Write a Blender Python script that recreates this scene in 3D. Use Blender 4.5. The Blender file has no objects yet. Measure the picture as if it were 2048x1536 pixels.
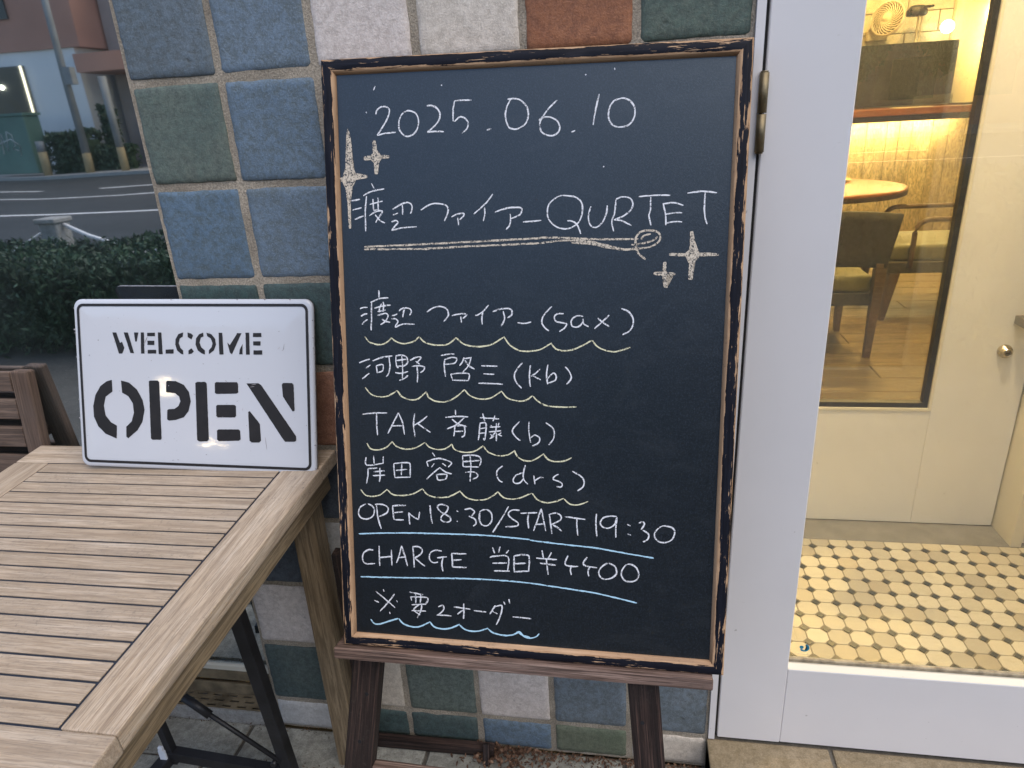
import bpy, bmesh, math, random
from mathutils import Vector, Matrix, Euler, noise

C = bpy.context.scene.collection
PI = math.pi
R = math.radians

# ------------------------------------------------------------------ camera
scn = bpy.context.scene
cam_data = bpy.data.cameras.new('camera')
cam_data.sensor_fit = 'HORIZONTAL'
cam_data.sensor_width = 36.0
cam_data.lens = 36.0 * 1371.82 / 2048.0
cam_data.clip_start = 0.02
cam_data.clip_end = 400.0
cam = bpy.data.objects.new('camera', cam_data)
C.objects.link(cam)
cam.location = (0.79300, -1.08137, 1.29210)
cam.rotation_euler = (1.1956462, 0.0549453, 0.1595989)
scn.camera = cam

# ------------------------------------------------------------------ sky, sun, exposure
SUN_EL, SUN_AZ = R(62), R(190)
world = bpy.data.worlds.new('World')
scn.world = world
world.use_nodes = True
wn = world.node_tree
wn.nodes.clear()
sky = wn.nodes.new('ShaderNodeTexSky')
sky.sky_type = 'NISHITA'
sky.sun_disc = False
sky.sun_elevation = SUN_EL
sky.sun_rotation = SUN_AZ
sky.air_density = 1.0
sky.dust_density = 0.8
sky.ozone_density = 1.5
bg = wn.nodes.new('ShaderNodeBackground')
bg.inputs['Strength'].default_value = 0.092
wo = wn.nodes.new('ShaderNodeOutputWorld')
wn.links.new(sky.outputs[0], bg.inputs['Color'])
wn.links.new(bg.outputs[0], wo.inputs['Surface'])
sun_data = bpy.data.lights.new('sun', 'SUN')
sun_data.energy = 1.15
sun_data.angle = R(60)
sun_data.color = (1.0, 0.88, 0.74)
sun = bpy.data.objects.new('sun', sun_data)
C.objects.link(sun)
sun.rotation_euler = (R(36), 0, R(48))
scn.view_settings.view_transform = 'Standard'
scn.view_settings.look = 'None'
scn.view_settings.gamma = 1.0
scn.view_settings.exposure = 1.27
scn.view_settings.use_curve_mapping = False

# ------------------------------------------------------------------ node helpers
class NT:
    def __init__(s, name):
        s.m = bpy.data.materials.new(name); s.m.use_nodes = True
        s.t = s.m.node_tree; s.t.nodes.clear()
        s.out = s.t.nodes.new('ShaderNodeOutputMaterial')
    def n(s, kind, **kw):
        x = s.t.nodes.new('ShaderNode' + kind)
        for k, v in kw.items():
            if hasattr(x, k) and k not in ('Scale', 'Vector'):
                try: setattr(x, k, v); continue
                except Exception: pass
            x.inputs[k].default_value = v
        return x
    def l(s, a, b): s.t.links.new(a, b)
    def coord(s, scale=(1, 1, 1), rnd=True, kind='Object'):
        tc = s.n('TexCoord'); v = tc.outputs[kind]
        if rnd:
            oi = s.n('ObjectInfo'); a = s.n('VectorMath', operation='MULTIPLY_ADD')
            s.l(oi.outputs['Random'], a.inputs[0]); a.inputs[1].default_value = (37.3, 19.7, 53.1)
            s.l(v, a.inputs[2]); v = a.outputs[0]
        mp = s.n('Mapping'); mp.inputs['Scale'].default_value = scale
        s.l(v, mp.inputs['Vector']); return mp.outputs[0]
    def noise(s, vec, scale, detail=4, rough=.55, dist=0):
        x = s.n('TexNoise'); x.inputs['Scale'].default_value = scale; x.inputs['Detail'].default_value = detail
        x.inputs['Roughness'].default_value = rough; x.inputs['Distortion'].default_value = dist
        s.l(vec, x.inputs['Vector']); return x.outputs['Fac']
    def ramp(s, fac, stops):
        r = s.n('ValToRGB'); e = r.color_ramp.elements
        while len(e) > 1: e.remove(e[-1])
        for i, (p, c) in enumerate(stops):
            if i == 0: e[0].position = p
            x = e[0] if i == 0 else e.new(p)
            c = c if hasattr(c, '__len__') else (c, c, c)
            x.color = (*c, 1)
        s.l(fac, r.inputs['Fac']); return r.outputs['Color']
    def mix(s, fac, a, b, mode='MIX'):
        m = s.n('Mix', data_type='RGBA'); m.blend_type = mode
        for v, k in ((fac, 0), (a, 6), (b, 7)):
            if hasattr(v, 'links') or hasattr(v, 'is_linked'): s.l(v, m.inputs[k])
            elif k == 0: m.inputs[0].default_value = v
            else: m.inputs[k].default_value = (*v, 1)
        return m.outputs[2]
    def math(s, op, a, b=None, clamp=False):
        m = s.n('Math', operation=op); m.use_clamp = clamp
        for i, v in enumerate((a, b)):
            if v is None: continue
            if hasattr(v, 'is_linked'): s.l(v, m.inputs[i])
            else: m.inputs[i].default_value = v
        return m.outputs[0]
    def bump(s, h, strength=.3, dist=.002, prev=None):
        b = s.n('Bump'); b.inputs['Strength'].default_value = strength; b.inputs['Distance'].default_value = dist
        s.l(h, b.inputs['Height'])
        if prev: s.l(prev, b.inputs['Normal'])
        return b.outputs[0]
    def pbr(s, col, rough=.6, normal=None, spec=.5, metal=0, coat=0):
        p = s.n('BsdfPrincipled')
        if hasattr(col, 'is_linked'): s.l(col, p.inputs['Base Color'])
        else: p.inputs['Base Color'].default_value = (*col, 1)
        if hasattr(rough, 'is_linked'): s.l(rough, p.inputs['Roughness'])
        else: p.inputs['Roughness'].default_value = rough
        p.inputs['Specular IOR Level'].default_value = spec
        p.inputs['Metallic'].default_value = metal
        p.inputs['Coat Weight'].default_value = coat
        if normal is not None: s.l(normal, p.inputs['Normal'])
        s.l(p.outputs[0], s.out.inputs['Surface']); s.p = p
        return s.m

def plain(name, col, rough=.6, var=.12, scale=14, bump=.1, bscale=90, spec=.5, metal=0, coat=0):
    s = NT(name); v = s.coord()
    f = s.noise(v, scale, 5)
    lo = tuple(c * (1 - var) for c in col); hi = tuple(min(1, c * (1 + var)) for c in col)
    c = s.ramp(f, [(.3, lo), (.7, hi)])
    nm = s.bump(s.noise(v, bscale, 3), bump, .002) if bump else None
    r = s.math('ADD', s.math('MULTIPLY', s.noise(v, scale * 2, 4), .25), rough - .12)
    return s.pbr(c, r, nm, spec, metal, coat)

def tile_mat(name, c1, c2, c3, dark):
    c1, c2, c3, dark = (tuple(x * 1.42 for x in c) for c in (c1, c2, c3, dark))
    # weathered stone-look ceramic: broad clouding, fine mottling, small dark pits
    s = NT(name); v = s.coord(kind='Object')
    a = s.noise(v, 9, 4, .65, .6); b = s.noise(v, 85, 6, .8); d = s.noise(v, 330, 3, .8)
    base = s.ramp(a, [(.3, c1), (.52, c2), (.72, c3)])
    col = s.mix(s.ramp(b, [(.40, .8), (.60, .0)]), base, dark)
    col = s.mix(s.ramp(d, [(.5, .0), (.64, .38)]), col, tuple(min(.8, x * 1.15 + .02) for x in c3))
    vo = s.n('TexVoronoi'); vo.inputs['Scale'].default_value = 42; s.l(v, vo.inputs['Vector'])
    pit = s.math('MULTIPLY', s.ramp(vo.outputs['Distance'], [(.05, 1.0), (.2, 0.0)]), s.ramp(s.noise(v, 16, 2), [(.52, 0.0), (.62, 1.0)]))
    col = s.mix(s.math('MULTIPLY', pit, .55), col, tuple(x * .45 for x in dark))
    oi = s.n('ObjectInfo'); hs = s.n('HueSaturation'); s.l(s.math('ADD', s.math('MULTIPLY', oi.outputs['Random'], .30), .86), hs.inputs['Value']); s.l(s.math('ADD', s.math('MULTIPLY', oi.outputs['Random'], -.35), 1.10), hs.inputs['Saturation']); s.l(col, hs.inputs['Color']); col = hs.outputs[0]
    h = s.math('ADD', s.math('MULTIPLY', b, .9), s.math('MULTIPLY', d, .35))
    nm = s.bump(s.math('SUBTRACT', h, s.math('MULTIPLY', pit, .5)), .8, .0026)
    return s.pbr(col, s.ramp(b, [(.3, .66), (.7, .5)]), nm, .35)

def wood_mat(name, dark, mid, light, rough=.62, gx=2.0, gy=70, bump=.35, grey=.0, spec=.3, fine=1.0):
    # grain runs along the object's local X
    s = NT(name); v = s.coord((gx, gy, gy)); w = s.coord((1, 1, 1))
    g = s.noise(v, 1.0, 6, .62, .4); g2 = s.noise(s.coord((gx * 4, gy * 4.2, gy * 4.2)), 1.0, 3, .7)
    big = s.noise(w, 7, 4, .6)
    c = s.ramp(g, [(.28, dark), (.5, mid), (.72, light)])
    c = s.mix(s.ramp(g2, [(.40, .8 * fine), (.54, 0)]), c, tuple(x * .55 for x in dark))
    c = s.mix(s.ramp(big, [(.42, 0), (.7, .45)]), c, tuple(x * .62 + .02 for x in mid))
    sp = s.noise(w, 150, 4, .75)
    c = s.mix(s.math('MULTIPLY', s.ramp(sp, [(.56, 0), (.68, .6)]), s.ramp(big, [(.4, .2), (.62, 1.0)])), c, (.09, .075, .06))
    if grey: c = s.mix(s.ramp(s.noise(w, 11, 3), [(.35, grey * .4), (.65, grey)]), c, (.30, .285, .27))
    oi = s.n('ObjectInfo'); c = s.mix(s.math('MULTIPLY', oi.outputs['Random'], .34), c, tuple(x * .6 for x in mid))
    nm = s.bump(s.math('ADD', g, s.math('MULTIPLY', g2, .5)), bump, .0016)
    return s.pbr(c, rough, nm, spec)

M = {}
M['blue'] = tile_mat('blue_tile', (.068, .105, .145), (.088, .138, .195), (.115, .17, .23), (.066, .085, .088))
M['blue_two'] = tile_mat('grey_blue_tile', (.065, .09, .11), (.085, .12, .15), (.11, .145, .18), (.06, .07, .07))
M['green'] = tile_mat('grey_green_tile', (.055, .09, .085), (.08, .115, .095), (.10, .115, .09), (.045, .06, .055))
M['teal'] = tile_mat('dark_teal_tile', (.035, .062, .062), (.048, .08, .076), (.065, .09, .08), (.03, .04, .04))
M['dgreen'] = tile_mat('dark_green_tile', (.055, .085, .075), (.08, .11, .09), (.09, .12, .105), (.04, .05, .045))
M['olive'] = tile_mat('olive_tile', (.10, .125, .085), (.13, .145, .105), (.15, .165, .125), (.07, .08, .06))
M['slate'] = tile_mat('dark_slate_tile', (.04, .055, .075), (.055, .075, .10), (.075, .095, .12), (.035, .04, .05))
M['pink'] = tile_mat('pinkish_beige_tile', (.42, .37, .34), (.48, .425, .39), (.52, .465, .43), (.32, .275, .245))
M['beige'] = tile_mat('beige_tile', (.38, .335, .275), (.44, .39, .325), (.49, .44, .37), (.29, .25, .20))
M['chalky'] = tile_mat('pale_grey_tile', (.40, .40, .39), (.47, .46, .44), (.52, .51, .49), (.33, .32, .30))
M['terra'] = tile_mat('terracotta_tile', (.21, .09, .05), (.27, .125, .07), (.31, .155, .095), (.15, .07, .045))

def grout_mat():
    s = NT('sandy_grout'); v = s.coord(rnd=False)
    a = s.noise(v, 12, 4); b = s.noise(v, 320, 4, .8); c0 = s.noise(v, 90, 4, .7)
    c = s.ramp(a, [(.35, (.40, .345, .27)), (.65, (.62, .54, .43))])
    c = s.mix(s.ramp(b, [(.42, .6), (.6, 0)]), c, (.17, .155, .13))
    return s.pbr(c, .95, s.bump(s.math('ADD', b, c0), .9, .004), .1)
M['grout'] = grout_mat()

def paving_mat(name, c1, c2, dark):
    s = NT(name); v = s.coord()
    a = s.noise(v, 6, 5, .6); b = s.noise(v, 55, 6, .75); d = s.noise(v, 300, 3, .8)
    c = s.ramp(a, [(.3, c1), (.7, c2)])
    c = s.mix(s.ramp(b, [(.38, .7), (.62, 0)]), c, dark)
    c = s.mix(s.ramp(d, [(.35, .35), (.6, 0)]), c, tuple(x * .5 for x in dark))
    return s.pbr(c, .85, s.bump(s.math('ADD', b, s.math('MULTIPLY', d, .4)), .8, .005), .25)
M['paving'] = paving_mat('grey_stone_paving', (.36, .35, .30), (.54, .53, .46), (.20, .195, .165))
M['step'] = paving_mat('tan_stone', (.30, .24, .15), (.42, .34, .23), (.20, .155, .09))
M['joint'] = paving_mat('mortar_joint', (.16, .145, .12), (.2, .185, .15), (.1, .09, .08))
M['concrete'] = paving_mat('pale_concrete', (.42, .42, .395), (.54, .53, .50), (.26, .25, .23))

M['teak'] = wood_mat('weathered_teak', (.29, .205, .13), (.52, .40, .28), (.69, .57, .44), .5, 5, 120, .55, .2, fine=.65)
M['teak_raw'] = wood_mat('teak_apron', (.17, .115, .06), (.28, .205, .12), (.38, .285, .175), .55, 3, 60, .3, .05)
M['teak_chair'] = wood_mat('weathered_chair_wood', (.07, .044, .03), (.15, .095, .066), (.29, .20, .145), .7, 3, 75, .5, .12)
M['easel'] = wood_mat('dark_stained_wood', (.008, .006, .006), (.032, .020, .017), (.19, .115, .09), .65, 3, 110, .8, 0)
M['ledge'] = wood_mat('worn_brown_ledge', (.045, .028, .022), (.19, .125, .10), (.46, .34, .28), .6, 2.5, 130, .8, 0)
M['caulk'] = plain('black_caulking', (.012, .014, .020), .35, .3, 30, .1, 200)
M['slot'] = plain('dark_gap', (.01, .01, .012), .9, bump=0)

def distressed_mat():
    # navy-black paint worn through to bare wood; members run along local X, width along local Y (0 to 0.021)
    s = NT('distressed_black_paint'); tc = s.n('TexCoord')
    sep = s.n('SeparateXYZ'); s.l(tc.outputs['Object'], sep.inputs[0])
    v = s.coord((14, 230, 160)); v2 = s.coord((45, 420, 300)); w = s.coord((9, 9, 9))
    a = s.noise(v, 1, 5, .62, .5); b = s.noise(v2, 1, 4, .65, .3); big = s.noise(w, 1, 3, .6)
    # wear towards both edges of the member
    y = sep.outputs['Y']
    e1 = s.math('MULTIPLY', s.math('SUBTRACT', .0045, y, ), 48)
    e2 = s.math('MULTIPLY', s.math('SUBTRACT', y, .0135), 75)
    edge = s.math('MAXIMUM', s.math('MAXIMUM', e1, e2), 0)
    f = s.math('ADD', s.math('MULTIPLY', a, .75), s.math('MULTIPLY', b, .50)); f = s.math('SUBTRACT', f, .125)
    f = s.math('ADD', f, s.math('MULTIPLY', s.math('SUBTRACT', big, .5), .42))
    f = s.math('ADD', f, edge)
    mask = s.ramp(f, [(.612, 0), (.626, 1)])
    wood = s.ramp(b, [(.3, (.30, .17, .09)), (.7, (.54, .36, .22))])
    paint = s.ramp(a, [(.3, (.004, .004, .007)), (.7, (.013, .015, .024))])
    col = s.mix(mask, paint, wood)
    rough = s.mix(mask, (.55, .55, .55), (.75, .75, .75))
    nm = s.bump(s.math('SUBTRACT', s.math('MULTIPLY', a, .3), mask), .6, .0008)
    return s.pbr(col, rough, nm, .15)
M['distressed'] = distressed_mat()
M['lipwood'] = wood_mat('bare_lip_wood', (.28, .165, .09), (.44, .275, .16), (.56, .38, .24), .6, 3, 90, .2, 0, fine=.4)

def board_mat():
    s = NT('blackboard_slate'); v = s.coord(rnd=False)
    a = s.noise(v, 3.2, 4, .6, .5); b = s.noise(v, 420, 3, .8); st = s.noise(s.coord((3.2, 1, 5), rnd=False), 2.2, 6, .7, 2.2)
    c = s.ramp(a, [(.3, (.0012, .0014, .0020)), (.7, (.0030, .0034, .0046))])
    c = s.mix(s.ramp(b, [(.50, 0), (.64, .85)]), c, (.017, .022, .032))
    c = s.mix(s.ramp(st, [(.52, 0), (.72, .35)]), c, (.026, .029, .033))
    return s.pbr(c, s.ramp(b, [(.35, .32), (.65, .42)]), s.bump(b, .25, .0006), .95)
M['board'] = board_mat()
for n_ in M['board'].node_tree.nodes:
    if n_.type == 'BSDF_PRINCIPLED': n_.inputs['Specular Tint'].default_value = (.76, .90, 1, 1)

def chalk_mat(name, col, dens=.5):
    s = NT(name); v = s.coord(rnd=False)
    f = s.noise(v, 520, 3, .8); g = s.noise(v, 130, 2)
    k = s.math('ADD', s.math('MULTIPLY', f, .68), s.math('MULTIPLY', g, .32))
    a = s.ramp(k, [(1 - dens - .09, 0), (1 - dens + .02, 1)])
    p = s.n('BsdfPrincipled'); p.inputs['Base Color'].default_value = (*col, 1); p.inputs['Roughness'].default_value = 1
    p.inputs['Specular IOR Level'].default_value = 0
    s.l(a, p.inputs['Alpha']); s.l(p.outputs[0], s.out.inputs['Surface'])
    return s.m
M['w'] = chalk_mat('white_chalk', (.74, .76, .80), .535)
M['y'] = chalk_mat('yellow_chalk', (.74, .72, .50), .53)
M['b'] = chalk_mat('blue_chalk', (.44, .68, .84), .58)
M['c'] = chalk_mat('cream_chalk', (.62, .55, .45), .50)

def enamel_mat():
    s = NT('white_enamel'); v = s.coord(rnd=False)
    sc = s.noise(s.coord((14, 60, 120), rnd=False), 1, 5, .7, 1.6)
    sp = s.noise(v, 150, 3, .6); big = s.noise(v, 7, 3)
    c = s.mix(s.ramp(sc, [(.66, 0), (.74, .38)]), (.56, .585, .63), (.30, .30, .30))
    c = s.mix(s.math('MULTIPLY', s.ramp(sp, [(.70, 0), (.74, .8)]), s.ramp(big, [(.4, .2), (.6, 1)])), c, (.14, .13, .13))
    nm = s.bump(s.math('ADD', s.noise(v, 14, 2), s.math('MULTIPLY', s.noise(v, 110, 2), .05)), .12, .004)
    return s.pbr(c, .07, nm, .5)
M['enamel'] = enamel_mat()
M['ink'] = plain('black_stencil_paint', (.012, .010, .010), .5, .3, 40, .1, 200)
M['chip'] = plain('chipped_steel_edge', (.32, .30, .31), .5, .5, 120, .3, 300)

def white_paint(name, col=(.72, .73, .76), warmdirt=.15):
    s = NT(name); v = s.coord(rnd=False)
    big = s.noise(v, 3.5, 5, .6); sc = s.noise(s.coord((10, 10, 46), rnd=False), 1, 6, .72, 1.2); sp = s.noise(v, 95, 2)
    c = s.mix(s.ramp(big, [(.4, 0), (.75, warmdirt)]), col, tuple(x * .72 for x in col))
    c = s.mix(s.ramp(sc, [(.66, 0), (.74, .22)]), c, (.33, .30, .26))
    c = s.mix(s.ramp(sp, [(.74, 0), (.77, .5)]), c, (.2, .18, .15))
    return s.pbr(c, .42, s.bump(s.noise(v, 60, 3), .05, .002), .4)
M['door'] = white_paint('white_door_paint', (.71, .70, .705), .2)
M['idoor'] = white_paint('off_white_door_paint', (.78, .76, .72), .22)
M['cream'] = white_paint('cream_paint', (.74, .69, .56), .2)
M['brass'] = plain('old_brass', (.22, .18, .11), .5, .3, 30, .1, 200, metal=.85)
M['nickel'] = plain('satin_nickel', (.55, .50, .43), .28, .1, 30, 0, metal=1)
M['steel'] = plain('brushed_steel', (.34, .32, .30), .42, .1, 30, .05, metal=.9)
M['rubber'] = plain('black_rubber', (.022, .02, .018), .5, .3, 60)
M['black_steel'] = plain('black_painted_steel', (.012, .012, .014), .5, .6, 25, .2, 120)
M['threshold'] = plain('grey_threshold', (.25, .235, .21), .6, .15, 20, .15, 150)
M['rust'] = plain('rusty_painted_steel', (.21, .165, .10), .8, .5, 22, .5, 90)

def glass_mat(name, tint, r0, rmax, rough=0.0, dirt_haze=0):
    # thin pane: see-through with a mirror layer that grows towards grazing angles
    s = NT(name)
    lw = s.n('LayerWeight'); lw.inputs['Blend'].default_value = .5
    f = s.math('ADD', s.math('MULTIPLY', s.math('POWER', lw.outputs['Facing'], 4.0), rmax - r0), r0)
    t = s.n('BsdfTransparent'); t.inputs['Color'].default_value = (*tint, 1)
    g = s.n('BsdfGlossy'); g.inputs['Roughness'].default_value = rough
    g.inputs['Color'].default_value = (.93, .97, 1, 1)
    mx = s.n('MixShader'); s.l(f, mx.inputs[0]); s.l(t.outputs[0], mx.inputs[1]); s.l(g.outputs[0], mx.inputs[2])
    o = mx
    v = s.coord(rnd=False)
    if dirt_haze:
        d = s.n('BsdfDiffuse'); d.inputs['Color'].default_value = (.30, .38, .38, 1) if r0 > .15 else (.62, .60, .55, 1)  # window: haze over the reflection painted as a cool film; door: faint dirt
        sm = s.ramp(s.noise(v, 4, 6, .7, 1.0), [(.40, dirt_haze * .25), (.8, dirt_haze)])
        m2 = s.n('MixShader'); s.l(sm, m2.inputs[0]); s.l(mx.outputs[0], m2.inputs[1]); s.l(d.outputs[0], m2.inputs[2]); o = m2
    s.l(s.bump(s.noise(v, 2.2, 2), .035 if r0 > .15 else .02, .01), g.inputs['Normal'])
    s.l(o.outputs[0], s.out.inputs['Surface']); return s.m
M['window_glass'] = glass_mat('reflective_window_glass', (.30, .36, .36), .74, .92, .018, .07)
M['door_glass'] = glass_mat('clear_door_glass', (.95, .97, .95), .09, .8, 0, .035)

def emit(name, col, st):
    s = NT(name); e = s.n('Emission'); e.inputs['Color'].default_value = (*col, 1); e.inputs['Strength'].default_value = st
    s.l(e.outputs[0], s.out.inputs['Surface']); return s.m
WARM = (1.0, .62, .20)

# ------------------------------------------------------------------ mesh helpers
def mesh_obj(name, bm, m=None, parent=None, smooth=False, loc=None, rot=None):
    me = bpy.data.meshes.new(name); bm.normal_update(); bm.to_mesh(me); bm.free()
    for k in (m if isinstance(m, (list, tuple)) else [m]):
        if k is not None: me.materials.append(M[k] if isinstance(k, str) else k)
    if smooth: me.shade_smooth()
    return link(name, me, parent, loc, rot)
def link(name, me, parent=None, loc=None, rot=None):
    o = bpy.data.objects.new(name, me); C.objects.link(o)
    if parent is not None: o.parent = parent
    if loc is not None: o.location = loc
    if rot is not None: o.rotation_euler = rot
    return o
def tag(o, label=None, cat=None, group=None, kind=None):
    if label: o['label'] = label
    if cat: o['category'] = cat
    if group: o['group'] = group
    if kind: o['kind'] = kind
    return o
def thing(name, label, cat, loc=(0, 0, 0), rot=(0, 0, 0), group=None):
    o = bpy.data.objects.new(name, None); C.objects.link(o); o.location = loc; o.rotation_euler = rot
    o.empty_display_size = .05
    return tag(o, label, cat, group)
def structure(name, loc=(0, 0, 0)):
    o = bpy.data.objects.new(name, None); C.objects.link(o); o.location = loc
    return tag(o, kind='structure')
def box(bm, x0, x1, y0, y1, z0, z1, bev=0, seg=1, mi=0):
    r = bmesh.ops.create_cube(bm, size=1)
    for v in r['verts']:
        v.co = Vector(((x0 + x1) / 2 + v.co.x * (x1 - x0), (y0 + y1) / 2 + v.co.y * (y1 - y0), (z0 + z1) / 2 + v.co.z * (z1 - z0)))
    fs = list({f for v in r['verts'] for f in v.link_faces})
    for f in fs: f.material_index = mi
    if bev:
        es = list({e for v in r['verts'] for e in v.link_edges})
        bmesh.ops.bevel(bm, geom=es, offset=bev, segments=seg, affect='EDGES', profile=.6, material=mi)
def bxo(name, x0, x1, y0, y1, z0, z1, m, parent=None, bev=0, seg=1):
    bm = bmesh.new(); box(bm, x0, x1, y0, y1, z0, z1, bev, seg); return mesh_obj(name, bm, m, parent)
def plank(name, p0, p1, w, t, m, parent=None, up=(0, 0, 1), bev=.002, seg=2):
    """box from p0 to p1 whose grain (local X) follows its length; w along side, t along up"""
    p0, p1 = Vector(p0), Vector(p1); d = p1 - p0; L = d.length; x = d.normalized()
    z = Vector(up); z = (z - x * z.dot(x)).normalized(); y = z.cross(x)
    bm = bmesh.new(); box(bm, -L / 2, L / 2, -w / 2, w / 2, -t / 2, t / 2, bev, seg)
    o = mesh_obj(name, bm, m, parent)
    mt = Matrix((x, y, z)).transposed().to_4x4(); mt.translation = (p0 + p1) / 2
    o.matrix_local = mt
    return o
def tube(bm, pts, rad, seg=8, cap=True, mi=0):
    pts = [Vector(p) for p in pts]; rings = []
    n = len(pts); up = Vector((0, 0, 1))
    for i, p in enumerate(pts):
        d = (pts[min(i + 1, n - 1)] - pts[max(i - 1, 0)]).normalized()
        a = d.cross(up)
        if a.length < .1: a = d.cross(Vector((1, 0, 0)))
        a.normalize(); b = d.cross(a)
        r = rad[i] if hasattr(rad, '__len__') else rad
        rings.append([bm.verts.new(p + (a * math.cos(t) + b * math.sin(t)) * r) for t in [2 * PI * k / seg for k in range(seg)]])
    for i in range(n - 1):
        for k in range(seg):
            f = bm.faces.new((rings[i][k], rings[i][(k + 1) % seg], rings[i + 1][(k + 1) % seg], rings[i + 1][k])); f.smooth = True; f.material_index = mi
    if cap:
        for r_ in (rings[0][::-1], rings[-1]):
            try: f = bm.faces.new(r_); f.material_index = mi
            except ValueError: pass
def lathe(bm, prof, seg=24, ox=0, oy=0, oz=0, axis='z'):
    rings = []
    for r, h in prof:
        ring = []
        for k in range(seg):
            a = 2 * PI * k / seg; x, y = r * math.cos(a), r * math.sin(a)
            ring.append(bm.verts.new((ox + x, oy + y, oz + h) if axis == 'z' else (ox + x, oy + h, oz + y)))
        rings.append(ring)
    for i in range(len(rings) - 1):
        for k in range(seg):
            f = bm.faces.new((rings[i][k], rings[i][(k + 1) % seg], rings[i + 1][(k + 1) % seg], rings[i + 1][k])); f.smooth = True
    bmesh.ops.remove_doubles(bm, verts=bm.verts, dist=1e-6)
    bmesh.ops.recalc_face_normals(bm, faces=bm.faces)
def grid_sheet(bm, x0, x1, y0, y1, z):
    vs = [bm.verts.new(p) for p in ((x0, y0, z), (x1, y0, z), (x1, y1, z), (x0, y1, z))]; bm.faces.new(vs)
def prism(bm, pts, y0, y1, mi=0):
    """polygon in x,z extruded from y0 (front) to y1; concave allowed"""
    fr = [bm.verts.new((x, y0, z)) for x, z in pts]; bk = [bm.verts.new((x, y1, z)) for x, z in pts]
    fs = [bm.faces.new(fr), bm.faces.new(bk[::-1])]
    for i in range(len(pts)):
        j = (i + 1) % len(pts); fs.append(bm.faces.new((fr[j], fr[i], bk[i], bk[j])))
    for f in fs: f.material_index = mi
    bmesh.ops.triangulate(bm, faces=fs[:2])
def pts_of(s): return [tuple(int(v) * 1e-4 for v in q.split(',')) for q in s.split()]

# ================================================================== SETTING: ground
pave = structure('pavement')
bxo('mortar_bed', -.75, .96, -.62, .003, -.05, -.006, 'joint', pave)
random.seed(4)
ys = [0.0, -.105, -.32, -.535]
for r in range(3):
    off = -.065 if r != 1 else -.125
    for k in range(-2, 4):
        x0 = off + .428 * k; x1 = x0 + .428
        x0 = max(x0 + .005, -.72); x1 = min(x1 - .005, .950)
        if x1 - x0 < .04: continue
        dz = random.uniform(-.0015, .0015)
        bxo('paving_slab', x0, x1, ys[r + 1] + .004, ys[r] - .003, -.03, dz, 'paving', pave, .003, 2)
bm = bmesh.new(); grid_sheet(bm, -60, 60, -6.2, -.62, -.003); grid_sheet(bm, -60, -.72, -.62, .2, -.003); grid_sheet(bm, .95, 60, -.62, 0.2, -.003)
M['walk'] = paving_mat('dark_sidewalk_paving', (.10, .10, .095), (.15, .15, .14), (.07, .07, .065))
tag(mesh_obj('sidewalk', bm, 'walk'), kind='structure')
def asphalt():
    s = NT('asphalt'); v = s.coord(rnd=False)
    c = s.ramp(s.noise(v, .6, 5), [(.3, (.022, .027, .028)), (.7, (.040, .046, .048))])
    return s.pbr(c, .75, None, .35)
M['asphalt'] = asphalt()
M['line'] = plain('road_paint', (.80, .80, .78), .7, .2, 2, 0)
bm = bmesh.new(); grid_sheet(bm, -70, 70, -24, -6.2, -.10)
tag(mesh_obj('road', bm, 'asphalt'), kind='structure')
bm = bmesh.new(); box(bm, -60, 60, -6.3, -6.2, -.12, .005, .01)
tag(mesh_obj('kerb', bm, 'concrete'), kind='structure')
bm = bmesh.new(); box(bm, -70, 70, -24.15, -24, -.12, .02)
tag(mesh_obj('kerb', bm, 'concrete'), kind='structure')
for yy, w in ((-11.5, .16), (-15.3, .16)):
    bm = bmesh.new(); grid_sheet(bm, -70, 70, yy - w / 2, yy + w / 2, -.094); tag(mesh_obj('road_marking', bm, 'line'), kind='structure')
bm = bmesh.new()
for k in range(-14, 15): grid_sheet(bm, k * 5, k * 5 + 3, -18.1, -17.9, -.094)
tag(mesh_obj('road_marking', bm, 'line'), kind='structure')
bm = bmesh.new(); grid_sheet(bm, -80, 80, -120, -24.15, .01)
tag(mesh_obj('far_sidewalk', bm, 'concrete'), kind='structure')
bm = bmesh.new(); grid_sheet(bm, -150, 150, -150, 150, -.14)
tag(mesh_obj('ground', bm, 'asphalt'), kind='structure')

# ================================================================== tiled wall
PX, PZ, ZT = .16, .1607, 1.5296
wall = structure('tiled_wall')
bm = bmesh.new()
# rough grout bed, finely subdivided and slightly uneven
nx, nz = 110, 170
gv = [[bm.verts.new((-.0 + .958 * i / nx, .0034 + .0016 * noise.noise(Vector((i * .31, j * .31, 0))), 2.6 * j / nz)) for i in range(nx + 1)] for j in range(nz + 1)]
for j in range(nz):
    for i in range(nx): bm.faces.new((gv[j][i], gv[j][i + 1], gv[j + 1][i + 1], gv[j + 1][i]))
mesh_obj('grout_bed', bm, 'grout', wall, True)
bxo('wall_core', 0, .958, .010, .25, 0, 3.2, 'grout', wall)
bxo('upper_wall', -4.2, 5, .0, .25, 2.62, 3.4, 'cream', wall)

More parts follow.
